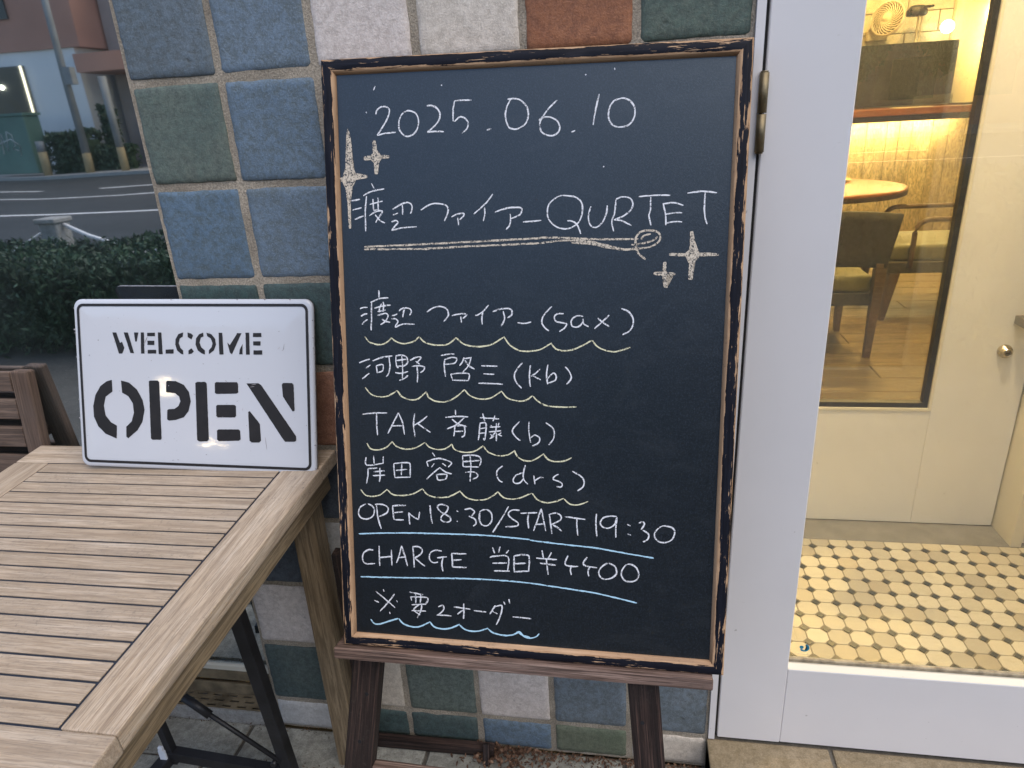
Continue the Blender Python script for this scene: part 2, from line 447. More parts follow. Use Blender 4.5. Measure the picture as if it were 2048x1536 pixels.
def tile_mesh(seed, w, h):
    rnd = random.Random(seed); n = 16; m = max(8, int(16 * h / w)); bm = bmesh.new(); g = []
    bv = .0060
    def pos(i, n, L):
        t = i / n
        # denser rows near the rim
        t = .5 - .5 * math.cos(PI * t) * (.78 + .22 * abs(math.cos(PI * t)))
        t = min(1, max(0, t)); return t * L
    for j in range(m + 1):
        row = []
        for i in range(n + 1):
            x, z = pos(i, n, w), pos(j, m, h)
            ex, ez = min(x, w - x), min(z, h - z)
            q = Vector((x * 55 + seed * 7, z * 55, seed * 3.1))
            edge = 0
            if ex < bv: edge += (1 - ex / bv) ** 2
            if ez < bv: edge += (1 - ez / bv) ** 2
            rim = 1.0 if (i in (0, n) or j in (0, m)) else 0.0
            dx = noise.noise(q) * .0016 * rim; dz = noise.noise(q + Vector((9, 4, 2))) * .0016 * rim
            # soften corners
            if rim and ex < .001 and ez < .001:
                dx += .0016 if x < w / 2 else -.0016; dz += .0016 if z < h / 2 else -.0016
            y = .0030 * min(1.3, edge) * (1 + .35 * noise.noise(q * 1.7)) + .0006 * noise.noise(q * .12) + .00028 * noise.noise(q * 2.5)
            row.append(bm.verts.new((x - w / 2 + dx, y, z - h / 2 + dz)))
        g.append(row)
    for j in range(m):
        for i in range(n): bm.faces.new((g[j][i], g[j][i + 1], g[j + 1][i + 1], g[j + 1][i]))
    # back skirt
    rim = g[0][:] + [g[j][n] for j in range(1, m + 1)] + g[m][n - 1::-1] + [g[j][0] for j in range(m - 1, 0, -1)]
    bk = [bm.verts.new((v.co.x, .012, v.co.z)) for v in rim]
    for i in range(len(rim)):
        j = (i + 1) % len(rim); bm.faces.new((rim[j], rim[i], bk[i], bk[j]))
    me = bpy.data.meshes.new('tile'); bm.normal_update(); bm.to_mesh(me); bm.free(); me.shade_smooth(); return me
GR = .012
cache = {}
def put_tile(c, z0, z1, key, seed):
    kk = (seed % 4, round(z1 - z0, 3), key)
    if kk not in cache:
        me = tile_mesh(kk[0] + 1, PX - GR, z1 - z0 - GR); me.materials.append(M[key]); cache[kk] = me
    rnd = random.Random(seed * 77 + 5)
    o = link('tile', cache[kk], wall, ((c + .5) * PX + rnd.uniform(-.001, .001), rnd.uniform(-.0008, .0008), (z0 + z1) / 2 + rnd.uniform(-.0008, .0008)))
    o.rotation_euler = (rnd.uniform(-.004, .004), rnd.uniform(-.006, .006), rnd.uniform(-.004, .004))
GRID = {0: 'blue_two blue pink beige terra green', 1: 'green blue teal blue beige blue', 2: 'blue blue beige green blue pink', 3: 'teal teal blue blue terra green',
        4: 'slate terra green beige blue teal', 5: 'teal slate blue pink green blue', 6: 'slate chalky teal blue beige green', 7: 'pink slate blue terra blue beige',
        8: 'teal beige dgreen pink blue_two blue_two', -1: 'beige blue green terra blue pink', -2: 'blue terra beige blue green blue', -3: 'green blue pink blue beige terra',
        -4: 'blue pink blue green terra blue', -5: 'beige blue terra blue blue green', -6: 'green beige blue pink blue blue'}
for r, row in GRID.items():
    for c, key in enumerate(row.split()):
        z1 = ZT - r * PZ; put_tile(c, z1 - PZ, z1, key, r * 11 + c + 90)
for c, key in enumerate('chalky teal teal blue olive beige'.split()):
    put_tile(c, 0.0, ZT - 9 * PZ, key, 300 + c)
# grey lining strip between tiles and door
bxo('door_lining', .9585, .9705, -.004, .06, .086, 2.6, 'door', wall)

# ================================================================== window on the left
win = thing('shop_window', 'large dark shop window pane to the left of the blue tiles mirroring the street', 'window')
bxo('pane', -4.0, -.0005, .040, .046, .135, 2.6, 'window_glass', win)
bxo('bottom_frame', -4.0, -.001, .034, .092, .118, .1345, 'cream', win, .002)
bxo('sill', -4.0, -.001, .052, .1, .070, .1175, 'rust', win, .002)
for k, (a, b, z) in enumerate(((.046, .0515, .066), (.060, .066, .056))):
    bxo('track_rail', -4.0, -.001, a, b, .034, z, 'rust', win, .001)
bxo('top_frame', -4.0, -.001, .034, .092, 2.6, 2.66, 'cream', win)
# slotted drain plate
dp = thing('drain_grate', 'rusty slotted metal drain strip set in front of the window sill', 'drain grate')
bm = bmesh.new(); x = -1.2
plate_y0, plate_y1 = .004, .048
def slotted(bm, x0, x1, y0, y1, z0, z1):
    # rows of open slots: build the solid pieces only
    rows = 3; ry = (y1 - y0) / rows; sl = .024; gap = .015; sw = .0062
    for r in range(rows):
        a = y0 + r * ry; b = a + ry; m0 = (a + b) / 2 - sw / 2; m1 = m0 + sw
        box(bm, x0, x1, a, m0, z0, z1); box(bm, x0, x1, m1, b, z0, z1)
        x = x0 + (r % 2) * .013 + .004
        box(bm, x0 - .001, x, m0 - .0001, m1 + .0001, z0 + .0002, z1 - .0002)
        while x < x1:
            box(bm, x + sl, min(x + sl + gap, x1), m0 - .0001, m1 + .0001, z0 + .0002, z1 - .0002); x += sl + gap
slotted(bm, -.62, -.004, plate_y0, plate_y1, .030, .034)
mesh_obj('plate', bm, 'rust', dp)
bxo('trough', -.62, -.004, .004, .048, .006, .008, 'slot', dp)
tag(bxo('window_kerb', -4.0, -.002, -.0015, .0035, -.01, .033, 'concrete'), 'low pale concrete kerb edging the drain strip under the window', 'kerb')
tag(bxo('window_base', -4.0, -.002, .046, .25, -.01, .030, 'concrete'), kind='structure')
# closed box behind the window, its dimness painted into the dark wall colour
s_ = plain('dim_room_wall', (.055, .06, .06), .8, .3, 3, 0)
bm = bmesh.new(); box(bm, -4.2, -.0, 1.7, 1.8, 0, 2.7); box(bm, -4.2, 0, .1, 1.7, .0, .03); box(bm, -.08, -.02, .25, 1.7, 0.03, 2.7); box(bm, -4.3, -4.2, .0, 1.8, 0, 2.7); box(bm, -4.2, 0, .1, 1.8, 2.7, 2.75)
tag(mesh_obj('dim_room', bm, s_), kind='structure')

# ================================================================== glazed street door
door = thing('street_door', 'white framed street door with a large clear glass pane and a brass hinge', 'door', (0, 0, 0))
DX0, DX1, DX2, DX3 = .9765, 1.097, 1.86, 1.98
bxo('hinge_stile', DX0, DX1, .0, .040, .088, 2.35, 'door', door, .0015)
bxo('lock_stile', DX2, DX3, .0, .040, .088, 2.35, 'door', door, .0015)
bxo('bottom_rail', DX1 + .0006, DX2 - .0006, .0012, .039, .088, .276, 'door', door, .0015)
bxo('top_rail', DX1 + .0006, DX2 - .0006, .0012, .039, 2.22, 2.35, 'door', door, .0015)
bm = bmesh.new(); 
vs = [(DX1 + .001, .0012, .2765), (DX2 - .001, .0012, .2765), (DX2 - .001, .010, .284), (DX1 + .001, .010, .284), (DX1 + .001, .020, .284), (DX2 - .001, .020, .284), (DX2 - .001, .020, .2765), (DX1 + .001, .020, .2765)]
v = [bm.verts.new(p) for p in vs]
for f in ((0, 1, 2, 3), (3, 2, 5, 4), (4, 5, 6, 7), (0, 3, 4, 7), (1, 6, 5, 2), (0, 7, 6, 1)): bm.faces.new([v[i] for i in f])
mesh_obj('glazing_bead', bm, 'cream', door)
M['grime'] = plain('grimy_sealant', (.30, .25, .17), .9, .5, 60, .5, 200)
bxo('sealant_bead', DX1 + .001, DX2 - .001, .0125, .0202, .2842, .2925, 'grime', door, .0015)
bxo('glass_pane', DX1 - .004, DX2 + .004, .0205, .0255, .280, 2.23, 'door_glass', door)
bxo('gap_shade_strip', .9708, .9762, .010, .036, .088, 2.35, 'rubber', door)  # added dark strip standing in for the shade in the door gap
bxo('drip_seal', DX0 + .002, DX3, .006, .036, .0835, .0875, 'rubber', door)
bm = bmesh.new(); tube(bm, [(.9735, -.0075, 1.222), (.9735, -.0075, 1.2725)], .0064, 14); tube(bm, [(.9735, -.0075, 1.2742), (.9735, -.0075, 1.326)], .0064, 14)
h = mesh_obj('hinge', bm, 'brass', door)
bm = bmesh.new(); tube(bm, [(.9735, -.0075, 1.326), (.9735, -.0075, 1.328)], .0052, 12); tube(bm, [(.9735, -.0075, 1.220), (.9735, -.0075, 1.222)], .0052, 12); box(bm, .965, .9745, -.0035, -.0015, 1.222, 1.326); mesh_obj('hinge_pin', bm, 'brass', h)
# blue round logo sticker: dot inside a crescent
M['sticker'] = plain('blue_sticker', (.01, .22, .40), .4, .1, 30, 0)
M['sticker_clear'] = plain('sticker_backing', (.60, .60, .45), .4, .05, 30, 0)
st = thing('glass_sticker', 'small round blue sticker in the lower left corner of the door glass', 'sticker', (1.128, .0196, .314), (0, 0, 0))
bm = bmesh.new(); N = 22
def arc_poly(cx, cz, r0, r1, a0, a1, n=20):
    o = [(cx + r1(t / n) * math.cos(a0 + (a1 - a0) * t / n), cz + r1(t / n) * math.sin(a0 + (a1 - a0) * t / n)) for t in range(n + 1)]
    return o + [(cx + r0 * math.cos(a0 + (a1 - a0) * t / n), cz + r0 * math.sin(a0 + (a1 - a0) * t / n)) for t in range(n, -1, -1)]
prism(bm, arc_poly(0, 0, .0052, lambda t: .0088, R(-150), R(80)), 0, .0006)
mesh_obj('crescent', bm, 'sticker', st)
bm = bmesh.new(); prism(bm, [(-.0055 + .0036 * math.cos(a * PI / 8), .0012 + .0036 * math.sin(a * PI / 8)) for a in range(16)], 0, .0006)
mesh_obj('dot', bm, 'sticker', st)
bm = bmesh.new(); prism(bm, [(-.011, -.0150), (.011, -.0150), (.011, -.0142), (-.011, -.0142)], 0, .0005); mesh_obj('fine_print', bm, 'sticker_clear', st)

# stone step below the door
step = structure('door_step')
bxo('step_core', .956, 2.4, -.34, .24, -.01, .078, 'joint', step)
for x0, x1 in ((.956, 1.190), (1.197, 1.62), (1.627, 2.05), (2.057, 2.4)):
    bxo('step_slab', x0, x1, -.345, .0, .0, .083, 'step', step, .004, 2)

# ================================================================== vestibule
ves = structure('vestibule')
bxo('left_wall', .98, 1.0, .25, .80, .0, 2.6, 'cream', ves)
bxo('right_wall', 2.1, 2.2, .04, .74, .0, 2.6, 'cream', ves)
bxo('ceiling', .98, 2.2, .041, .80, 2.45, 2.55, 'cream', ves)
bxo('lintel', .96, 2.6, .0, .25, 2.35, 2.62, 'door', ves)
bxo('street_wall_right', 1.985, 5, .0, .25, 0, 2.62, 'cream', ves)
bxo('floor_bed', .97, 2.1, .0405, .85, .0, .0872, 'joint', ves)
bxo('threshold_plate', 1.0, 2.1, .7235, .86, .06, .0935, 'threshold', ves, .002)
# mosaic: cream octagons and small dark squares
s = NT('cream_mosaic'); v = s.coord(); oi = s.n('ObjectInfo')
c = s.ramp(oi.outputs['Random'], [(.0, (.46, .41, .32)), (.25, (.58, .52, .40)), (.6, (.68, .62, .49)), (.85, (.60, .52, .38)), (1.0, (.44, .38, .28))])
c = s.mix(s.ramp(s.noise(s.coord((20, 70, 20)), 1, 5, .6, 1), [(.5, 0), (.75, .35)]), c, (.42, .36, .26))
M['octa'] = s.pbr(c, .48, s.bump(s.noise(v, 40, 2), .08, .002), .5)
M['dot'] = plain('dark_mosaic', (.055, .06, .055), .35, .25, 20, .05)
M['mgrout'] = plain('mosaic_grout', (.20, .17, .12), .9, .2, 40, .3)
bxo('mosaic_grout', 1.0, 2.1, .0405, .7234, .0873, .0892, 'mgrout', ves)
PITCH = .0498
def octa():
    bm = bmesh.new(); a = PITCH / 2 - .0011; k = .0125; c = .0012
    def ring(z, o):
        A = a - o; K = k
        return [bm.verts.new((x, y, z)) for x, y in ((A - K, -A), (A, -A + K), (A, A - K), (A - K, A), (-A + K, A), (-A, A - K), (-A, -A + K), (-A + K, -A))]
    lo, hi, top = ring(-.002, 0), ring(.0006, 0), ring(.0014, .0009)
    for r0, r1 in ((lo, hi), (hi, top)):
        for i in range(8): bm.faces.new((r0[i], r0[(i + 1) % 8], r1[(i + 1) % 8], r1[i]))
    bm.faces.new(top); me = bpy.data.meshes.new('octagon_tile'); bm.normal_update(); bm.to_mesh(me); bm.free(); me.materials.append(M['octa']); return me
def dot():
    bm = bmesh.new(); a = .0088
    lo = [bm.verts.new((x, y, -.002)) for x, y in ((a, 0), (0, a), (-a, 0), (0, -a))]; hi = [bm.verts.new((x * .97, y * .97, .0012)) for x, y in ((a, 0), (0, a), (-a, 0), (0, -a))]
    for i in range(4): bm.faces.new((lo[i], lo[(i + 1) % 4], hi[(i + 1) % 4], hi[i]))
    bm.faces.new(hi); me = bpy.data.meshes.new('dot_tile'); bm.normal_update(); bm.to_mesh(me); bm.free(); me.materials.append(M['dot']); return me
om, dm = octa(), dot(); rnd = random.Random(3)
X0, Y0 = 1.2185 - 4 * PITCH, .391 - 7 * PITCH
for i in range(0, 18):
    for j in range(0, 14):
        x, y = X0 + i * PITCH, Y0 + j * PITCH
        if .05 < y < .7225: link('dot_tile', dm, ves, (x, y, .0902))
        if .06 < y + PITCH / 2 < .735 and x < 1.95:
            link('octagon_tile', om, ves, (x + PITCH / 2, y + PITCH / 2, .0896 + rnd.uniform(0, .0004)))
# cut row in front of the threshold
def ceiling_light(name, label, x, y, z, r, power, strength, col=WARM):
    t = thing(name, label, 'ceiling light', (x, y, z))
    bm = bmesh.new(); lathe(bm, [(r * 1.25, 0), (r * 1.25, -.012), (r, -.014), (r, -.004)]); mesh_obj('trim_ring', bm, 'cream', t, True)
    bm = bmesh.new(); lathe(bm, [(0, -.006), (r * .97, -.006)]); 
    mesh_obj('lamp_disc', bm, emit('lamp_glow', col, strength), t)
    l = bpy.data.lights.new('lamp', 'AREA'); l.shape = 'DISK'; l.size = r * 2; l.energy = power; l.color = col
    o = bpy.data.objects.new('lamp', l); C.objects.link(o); o.parent = t; o.location = (0, 0, -.02)
    return t
VCOL = (1.0, .75, .44)
ceiling_light('vestibule_light', 'round warm ceiling light inside the glass vestibule', 1.42, .36, 2.449, .06, 12, 26, VCOL)

# inner door
idr = thing('inner_door', 'off-white inner door with a gasketed glass pane, handle and round lock', 'door')
GX1, GZ0 = 1.6225, .459
bxo('lock_stile', GX1, 1.841, .825, .865, .096, 2.15, 'idoor', idr, .001)
bxo('hinge_stile', 1.02, 1.14, .825, .865, .096, 2.15, 'idoor', idr, .001)
bxo('bottom_panel', 1.1405, GX1 - .0005, .8252, .8648, .096, GZ0, 'idoor', idr, .001)
bxo('top_rail', 1.1405, GX1 - .0005, .8252, .8648, 2.0, 2.15, 'idoor', idr, .001)
bm = bmesh.new(); box(bm, GX1 - .008, GX1 - .001, .822, .846, GZ0 + .008, 2.0); box(bm, 1.141, GX1 - .001, .822, .846, GZ0 + .0005, GZ0 + .0075); mesh_obj('glazing_bead', bm, 'cream', idr)
bm = bmesh.new(); box(bm, GX1 - .022, GX1 - .0085, .8285, .85, GZ0 + .023, 2.0); box(bm, 1.141, GX1 - .0085, .8285, .85, GZ0 + .008, GZ0 + .0225); mesh_obj('gasket', bm, 'rubber', idr)
bxo('glass_pane', 1.141, GX1 - .010, .842, .846, GZ0 + .012, 1.999, 'door_glass', idr)
bm = bmesh.new(); lathe(bm, [(.0085, -.0165), (.0085, -.022), (.0112, -.021), (.0122, -.013), (.0165, -.0105), (.0185, -.004), (.0185, 0)], 28, axis='y'); lk = mesh_obj('lock', bm, 'nickel', idr, True, (1.775, .825, .636))
bm = bmesh.new(); lathe(bm, [(0, -.0185), (.0088, -.0185), (.0088, -.015)], 20, axis='y'); mesh_obj('cylinder_core', bm, 'steel', lk)
bm = bmesh.new(); box(bm, -.0045, .0045, -.0192, -.0184, -.0012, .0012); mesh_obj('keyhole', bm, 'rubber', lk)
bm = bmesh.new(); box(bm, 1.783, 1.803, .777, .825, .712, .734, .001); hn = mesh_obj('handle_bracket', bm, 'steel', idr)
bxo('handle', 1.790, 1.808, .765, .7765, .700, 1.15, 'steel', idr, .002)
# jambs and post right of the inner door
jb = thing('door_jamb', 'cream painted jamb at the right side of the inner door', 'door frame')
bxo('jamb_post', 1.8445, 1.872, .722, .90, .0937, 2.3, 'cream', jb, .001)
bxo('jamb_casing', 1.8725, 2.2, .745, .90, .09, 2.5, 'idoor', jb, .001)
bxo('head', 1.0, 1.844, .76, .90, 2.155, 2.5, 'cream', jb)

# ================================================================== room behind
room = structure('dining_room')
bxo('left_partition', .02, .12, .9, 6, 0, 2.7, 'cream', room)
bxo('front_partition', 2.201, 5, .80, .9, 0, 2.7, 'cream', room)
bxo('ceiling', 0, 5.2, .9, 6.4, 2.7, 2.75, 'cream', room)
bxo('right_wall', 5.0, 5.1, .9, 6.4, 0, 2.7, 'cream', room)
M['plaster'] = plain('yellow_plaster', (.66, .57, .38), .8, .06, 3, .1, 40)
M['block'] = plain('painted_block', (.56, .50, .37), .7, .12, 6, .3, 40)
bxo('plaster_wall', 3.18, 5.0, 5.15, 5.3, .0, 2.7, 'plaster', room)
bxo('block_mortar', .1, 3.18, 5.206, 5.3, .0, 2.7, 'mgrout', room)
M['floorwood'] = wood_mat('rough_floor_boards', (.075, .05, .022), (.17, .12, .06), (.27, .20, .11), .45, 3, 30, .9, .1)
M['barwood'] = wood_mat('rough_sawn_planks', (.22, .165, .09), (.38, .29, .16), (.58, .47, .29), .7, 9, 26, .9, .05)
M['bartop'] = wood_mat('orange_bar_top', (.22, .075, .02), (.33, .125, .035), (.42, .18, .06), .3, 2, 20, .1)
bxo('subfloor', .1, 5, .866, 6, .0, .080, 'slot', room)
for k in range(26):
    y0 = .885 + k * .165
    if y0 > 5: break
    for sx in range(2):
        x0 = .12 + (k % 3) * .5 + sx * 2.3 - 1.0; x1 = x0 + 2.296
        x0 = max(x0, .12); x1 = min(x1, 4.99)
        plank('floorboard', (x0, y0 + .08, .084), (x1, y0 + .08, .084), .161, .012, 'floorwood', room, bev=.003, seg=1)
bw, bh = .46, .145
for r in range(16):
    for c in range(8):
        x0 = .1 + (c - (r % 2) * .5) * bw; x1 = x0 + bw - .008; x0 = max(x0, .1); x1 = min(x1, 3.176)
        z0 = .11 + r * bh
        if x1 - x0 < .05 or x1 < 1.9 or z0 < .95: continue
        bxo('wall_block', x0, x1, 5.198, 5.22, z0, z0 + bh - .007, 'block', room, .003)
# ------- bar
bar = thing('bar_counter', 'wooden bar counter with lit rough plank front seen through the inner door', 'bar counter')
bxo('counter_top', 1.3, 3.16, 4.40, 4.95, 1.135, 1.178, 'bartop', bar, .004, 2)
bxo('counter_end', 3.1605, 3.30, 4.40, 4.95, 1.10, 1.178, 'cream', bar, .004)
bxo('under_rail', 1.3, 3.14, 4.405, 4.44, 1.095, 1.134, 'slot', bar)
bxo('strip_light', 1.35, 3.12, 4.60, 4.625, 1.118, 1.132, emit('strip_glow', (1, .70, .28), 30), bar)
l = bpy.data.lights.new('strip_lamp', 'AREA'); l.shape = 'RECTANGLE'; l.size = 1.7; l.size_y = .03; l.energy = 24; l.color = (1, .70, .28)
o = bpy.data.objects.new('strip_lamp', l); C.objects.link(o); o.parent = bar; o.location = (2.2, 4.612, 1.115); o.rotation_euler = (R(12), 0, 0)
rnd = random.Random(8); x = 1.35
while x < 3.24:
    w = rnd.choice((.085, .11, .14)); x1 = min(x + w, 3.25)
    plank('front_plank', ((x + x1) / 2, 4.705 + rnd.uniform(0, .012), .09), ((x + x1) / 2, 4.705 + rnd.uniform(0, .012), 1.134), x1 - x - .003, .02, 'barwood', bar, up=(0, -1, 0), bev=.002, seg=1)
    x = x1
# dark screen, fan, box, hanging lamp, sconce
M['screen'] = plain('dark_glossy_panel', (.03, .032, .03), .25, .5, 60, .5, 220)
tag(bxo('screen', 2.44, 3.17, 4.98, 5.02, 1.19, 1.62, 'screen', None, .003), 'dark rectangular screen standing behind the bar counter', 'screen')
M['fan'] = plain('cream_plastic', (.70, .62, .46), .4, .05, 10, 0)
fan = thing('wall_fan', 'round cream fan with a spiral grille on the block wall above the bar', 'fan', (2.66, 5.02, 1.80), (R(-14), 0, R(-42)))
bm = bmesh.new(); lathe(bm, [(.0, .055), (.085, .055), (.118, .03), (.122, .0), (.114, -.004), (.112, .0), (.108, .02)], 40, axis='y'); mesh_obj('housing', bm, 'fan', fan, True)
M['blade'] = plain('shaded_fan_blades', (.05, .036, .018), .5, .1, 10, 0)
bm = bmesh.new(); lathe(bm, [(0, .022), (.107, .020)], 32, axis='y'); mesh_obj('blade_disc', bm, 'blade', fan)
bm = bmesh.new(); lathe(bm, [(0, -.018), (.03, -.016), (.036, -.006), (.036, .0)], 24, axis='y'); mesh_obj('hub', bm, 'fan', fan, True)
for k in range(24):
    a = 2 * PI * k / 24; bm = bmesh.new()
    tube(bm, [((.034 + .078 * t) * math.cos(a + t * 1.1), -.012 * math.cos(t * 1.5), (.034 + .078 * t) * math.sin(a + t * 1.1)) for t in (0, .25, .5, .75, 1)], .0042, 5, False)
    mesh_obj('grille_bar', bm, 'fan', fan)
bm = bmesh.new(); tube(bm, [(-.03, .05, -.02), (-.16, .12, -.03), (-.20, .17, -.05)], .018, 10); mesh_obj('wall_arm', bm, 'fan', fan)
tag(bxo('wall_box', 2.57, 2.72, 5.13, 5.197, 1.66, 1.725, 'fan', None, .004), 'small cream wall box below the round fan', 'box')
hl = thing('hanging_cap', 'dark cap hanging from a pale strap on the block wall right of the fan', 'cap', (2.87, 5.05, 1.83))
bm = bmesh.new(); lathe(bm, [(0, .045), (.045, .04), (.07, .01), (.074, -.02), (.06, -.03), (0, -.02)], 12); box(bm, .02, .10, -.05, .03, .02, .034, .004); mesh_obj('crown', bm, 'rubber', hl, True)
bm = bmesh.new(); box(bm, .02, .032, .02, .03, -.22, -.02); box(bm, .045, .055, .02, .03, -.25, -.02); mesh_obj('strap', bm, 'fan', hl)
gl = thing('globe_lamp', 'small glowing white globe lamp above the right end of the bar', 'lamp', (3.10, 5.06, 1.715))
bm = bmesh.new(); bmesh.ops.create_uvsphere(bm, u_segments=24, v_segments=14, radius=.045); mesh_obj('globe', bm, emit('globe_glow', (1, .9, .62), 12), gl, True)
bm = bmesh.new(); tube(bm, [(0, .03, .02), (0, .14, .03)], .006, 8); mesh_obj('bracket', bm, 'steel', gl)
sc = thing('wall_sconce', 'round wall light with a dark disc glowing behind its rim on the yellow wall', 'wall light', (3.50, 5.08, 1.80))
bm = bmesh.new(); bmesh.ops.create_uvsphere(bm, u_segments=24, v_segments=14, radius=.10); [setattr(v, 'co', Vector((v.co.x * .8, v.co.y * .5, v.co.z * 1.3))) for v in bm.verts]; mesh_obj('shade', bm, 'screen', sc, True)
bm = bmesh.new(); lathe(bm, [(0, .05), (.10, .05), (.10, .062), (0, .062)], 28, axis='y'); mesh_obj('glow_ring', bm, emit('sconce_glow', (1, .78, .36), 30), sc)
l = bpy.data.lights.new('sconce_lamp', 'POINT'); l.energy = 6; l.color = (1, .74, .33); l.shadow_soft_size = .05
o = bpy.data.objects.new('sconce_lamp', l); C.objects.link(o); o.parent = sc; o.location = (0, -.06, -.2)
# small items on the bar
tag(bxo('paper_sheet', 2.62, 2.85, 4.42, 4.58, 1.179, 1.183, 'fan', None), 'cream sheet lying on the bar top near its front edge', 'paper')
M['clear'] = glass_mat('tumbler_glass', (.8, .82, .8), .12, .9)
bm = bmesh.new(); box(bm, 2.80, 3.06, 4.66, 4.86, 1.180, 1.255, .008, 2); tag(mesh_obj('clear_case', bm, 'clear'), 'clear plastic case standing at the right end of the bar top', 'case')
tag(bxo('tray', 3.08, 3.28, 4.52, 4.78, 1.180, 1.192, 'screen', None, .002), 'thin dark tray lying at the right end of the bar', 'tray')

# ------- round table
M['chairleg'] = wood_mat('brown_chair_wood', (.085, .05, .028), (.15, .095, .055), (.22, .145, .085), .45, 3, 60, .2)
rt = thing('round_table', 'round orange-lit wooden table beyond the inner door glass', 'table', (1.93, 3.65, .09))
bm = bmesh.new(); lathe(bm, [(0, .67), (.50, .67), (.527, .667), (.53, .662), (.53, .655)], 56); mesh_obj('table_top', bm, 'bartop', rt)
bm = bmesh.new(); lathe(bm, [(.5295, .655), (.5295, .628), (.0, .628)], 56); mesh_obj('edge_band', bm, 'chairleg', rt)
bm = bmesh.new(); lathe(bm, [(0, 0), (.26, 0), (.26, .02), (.05, .05), (.04, .1), (.04, .62), (.15, .634), (0, .634)], 32); mesh_obj('pedestal', bm, 'black_steel', rt, True)
M['plate'] = plain('glazed_plate', (.72, .60, .36), .2, .05, 10, 0)
bm = bmesh.new(); lathe(bm, [(0, .003), (.07, .003), (.12, .014), (.122, .017), (.07, .007), (0, .007)], 36); tag(mesh_obj('plate', bm, 'plate', None, True, (2.10, 3.90, .7605)), 'shallow round plate on the round table', 'plate')

# ------- dining chairs
M['charcoal'] = plain('charcoal_upholstery', (.045, .038, .032), .7, .5, 90, .5, 220)
M['oliveseat'] = plain('olive_leather', (.125, .118, .06), .5, .1, 14, .15, 120)
def leg(name, p0, p1, r0, r1, parent):
    bm = bmesh.new(); a, b = Vector(p0), Vector(p1)
    f = [bm.verts.new(a + Vector(q) * r0) for q in ((-1, -1, 0), (1, -1, 0), (1, 1, 0), (-1, 1, 0))]; g = [bm.verts.new(b + Vector(q) * r1) for q in ((-1, -1, 0), (1, -1, 0), (1, 1, 0), (-1, 1, 0))]
    for i in range(4): bm.faces.new((f[i], f[(i + 1) % 4], g[(i + 1) % 4], g[i]))
    bm.faces.new(f[::-1]); bm.faces.new(g); return mesh_obj(name, bm, 'chairleg', parent)
dc = thing('dining_chair', 'charcoal backed dining chair with olive seat in front of the round table', 'chair', (1.72, 2.28, .09))
bm = bmesh.new()
# gently curved, tapering back panel
nn = 10; fr = []
for j in range(7):
    t = j / 6; row = []
    for i in range(nn + 1):
        u = i / nn * 2 - 1; hw = .235 + .030 * t
        row.append((u * hw, -.03 * t + .045 * u * u * -1 + .03, .45 + .245 * t + .012 * (1 - u * u) * t))
    fr.append(row)
A = [[bm.verts.new((x, y, z)) for x, y, z in r_] for r_ in fr]; Bv = [[bm.verts.new((x, y + .035, z)) for x, y, z in r_] for r_ in fr]
for j in range(6):
    for i in range(nn):
        bm.faces.new((A[j][i], A[j][i + 1], A[j + 1][i + 1], A[j + 1][i])); bm.faces.new((Bv[j][i + 1], Bv[j][i], Bv[j + 1][i], Bv[j + 1][i + 1]))
    bm.faces.new((A[j][nn], Bv[j][nn], Bv[j + 1][nn], A[j + 1][nn])); bm.faces.new((Bv[j][0], A[j][0], A[j + 1][0], Bv[j + 1][0]))
for i in range(nn): bm.faces.new((A[6][i], A[6][i + 1], Bv[6][i + 1], Bv[6][i])); bm.faces.new((A[0][i + 1], A[0][i], Bv[0][i], Bv[0][i + 1]))
mesh_obj('backrest', bm, 'charcoal', dc, True)
bm = bmesh.new(); box(bm, -.235, .20, .03, .50, .325, .405, .025, 3); mesh_obj('seat', bm, 'oliveseat', dc, True)
bxo('seat_frame', -.235, .20, .03, .49, .262, .324, 'charcoal', dc, .004)
leg('leg', (.215, .035, 0), (.215, .012, .47), .014, .024, dc); leg('leg', (-.215, .035, 0), (-.215, .012, .47), .014, .024, dc)
leg('leg', (.19, .47, 0), (.185, .46, .33), .014, .022, dc); leg('leg', (-.19, .47, 0), (-.185, .46, .33), .014, .022, dc)
ac = thing('armchair', 'wooden armchair with bent arm and olive seat pad at the right of the round table', 'chair', (2.20, 2.93, .09))
bm = bmesh.new(); box(bm, .0, .62, .02, .48, .335, .42, .02, 3); mesh_obj('seat', bm, 'oliveseat', ac, True)
bxo('seat_frame', -.01, .63, .0, .5, .27, .334, 'charcoal', ac, .004)
leg('leg', (.0, .02, 0), (.03, .02, .27), .013, .026, ac); leg('leg', (.0, .46, 0), (.03, .46, .27), .013, .022, ac)
leg('leg', (.50, .46, 0), (.50, .46, .27), .013, .022, ac); leg('leg', (.64, .02, 0), (.60, .02, .27), .013, .024, ac)
for yy in (-.004, .50):
    bm = bmesh.new(); pts = [(.10, yy, .30), (.10, yy, .40), (.10, yy, .49)] + [(.10 + .07 * (1 - math.cos(a)), yy, .49 + .07 * math.sin(a)) for a in (.4, .8, 1.2, PI / 2)] + [(.45, yy, .56), (.66, yy, .55)]
    tube(bm, pts, .014, 8); mesh_obj('armrest', bm, 'chairleg', ac)
bm = bmesh.new(); box(bm, .60, .64, .0, .50, .42, .80, .012, 2); mesh_obj('backrest', bm, 'charcoal', ac)
# ceiling lamps of the room
ceiling_light('room_light', 'warm round ceiling light over the round table', 2.2, 3.2, 2.699, .10, 38, 12)
ceiling_light('room_light', 'warm round ceiling light between the inner door and the chairs', 2.3, 1.8, 2.699, .10, 26, 12)
ceiling_light('room_light', 'warm round ceiling light above the bar counter', 2.7, 4.5, 2.699, .10, 26, 12)

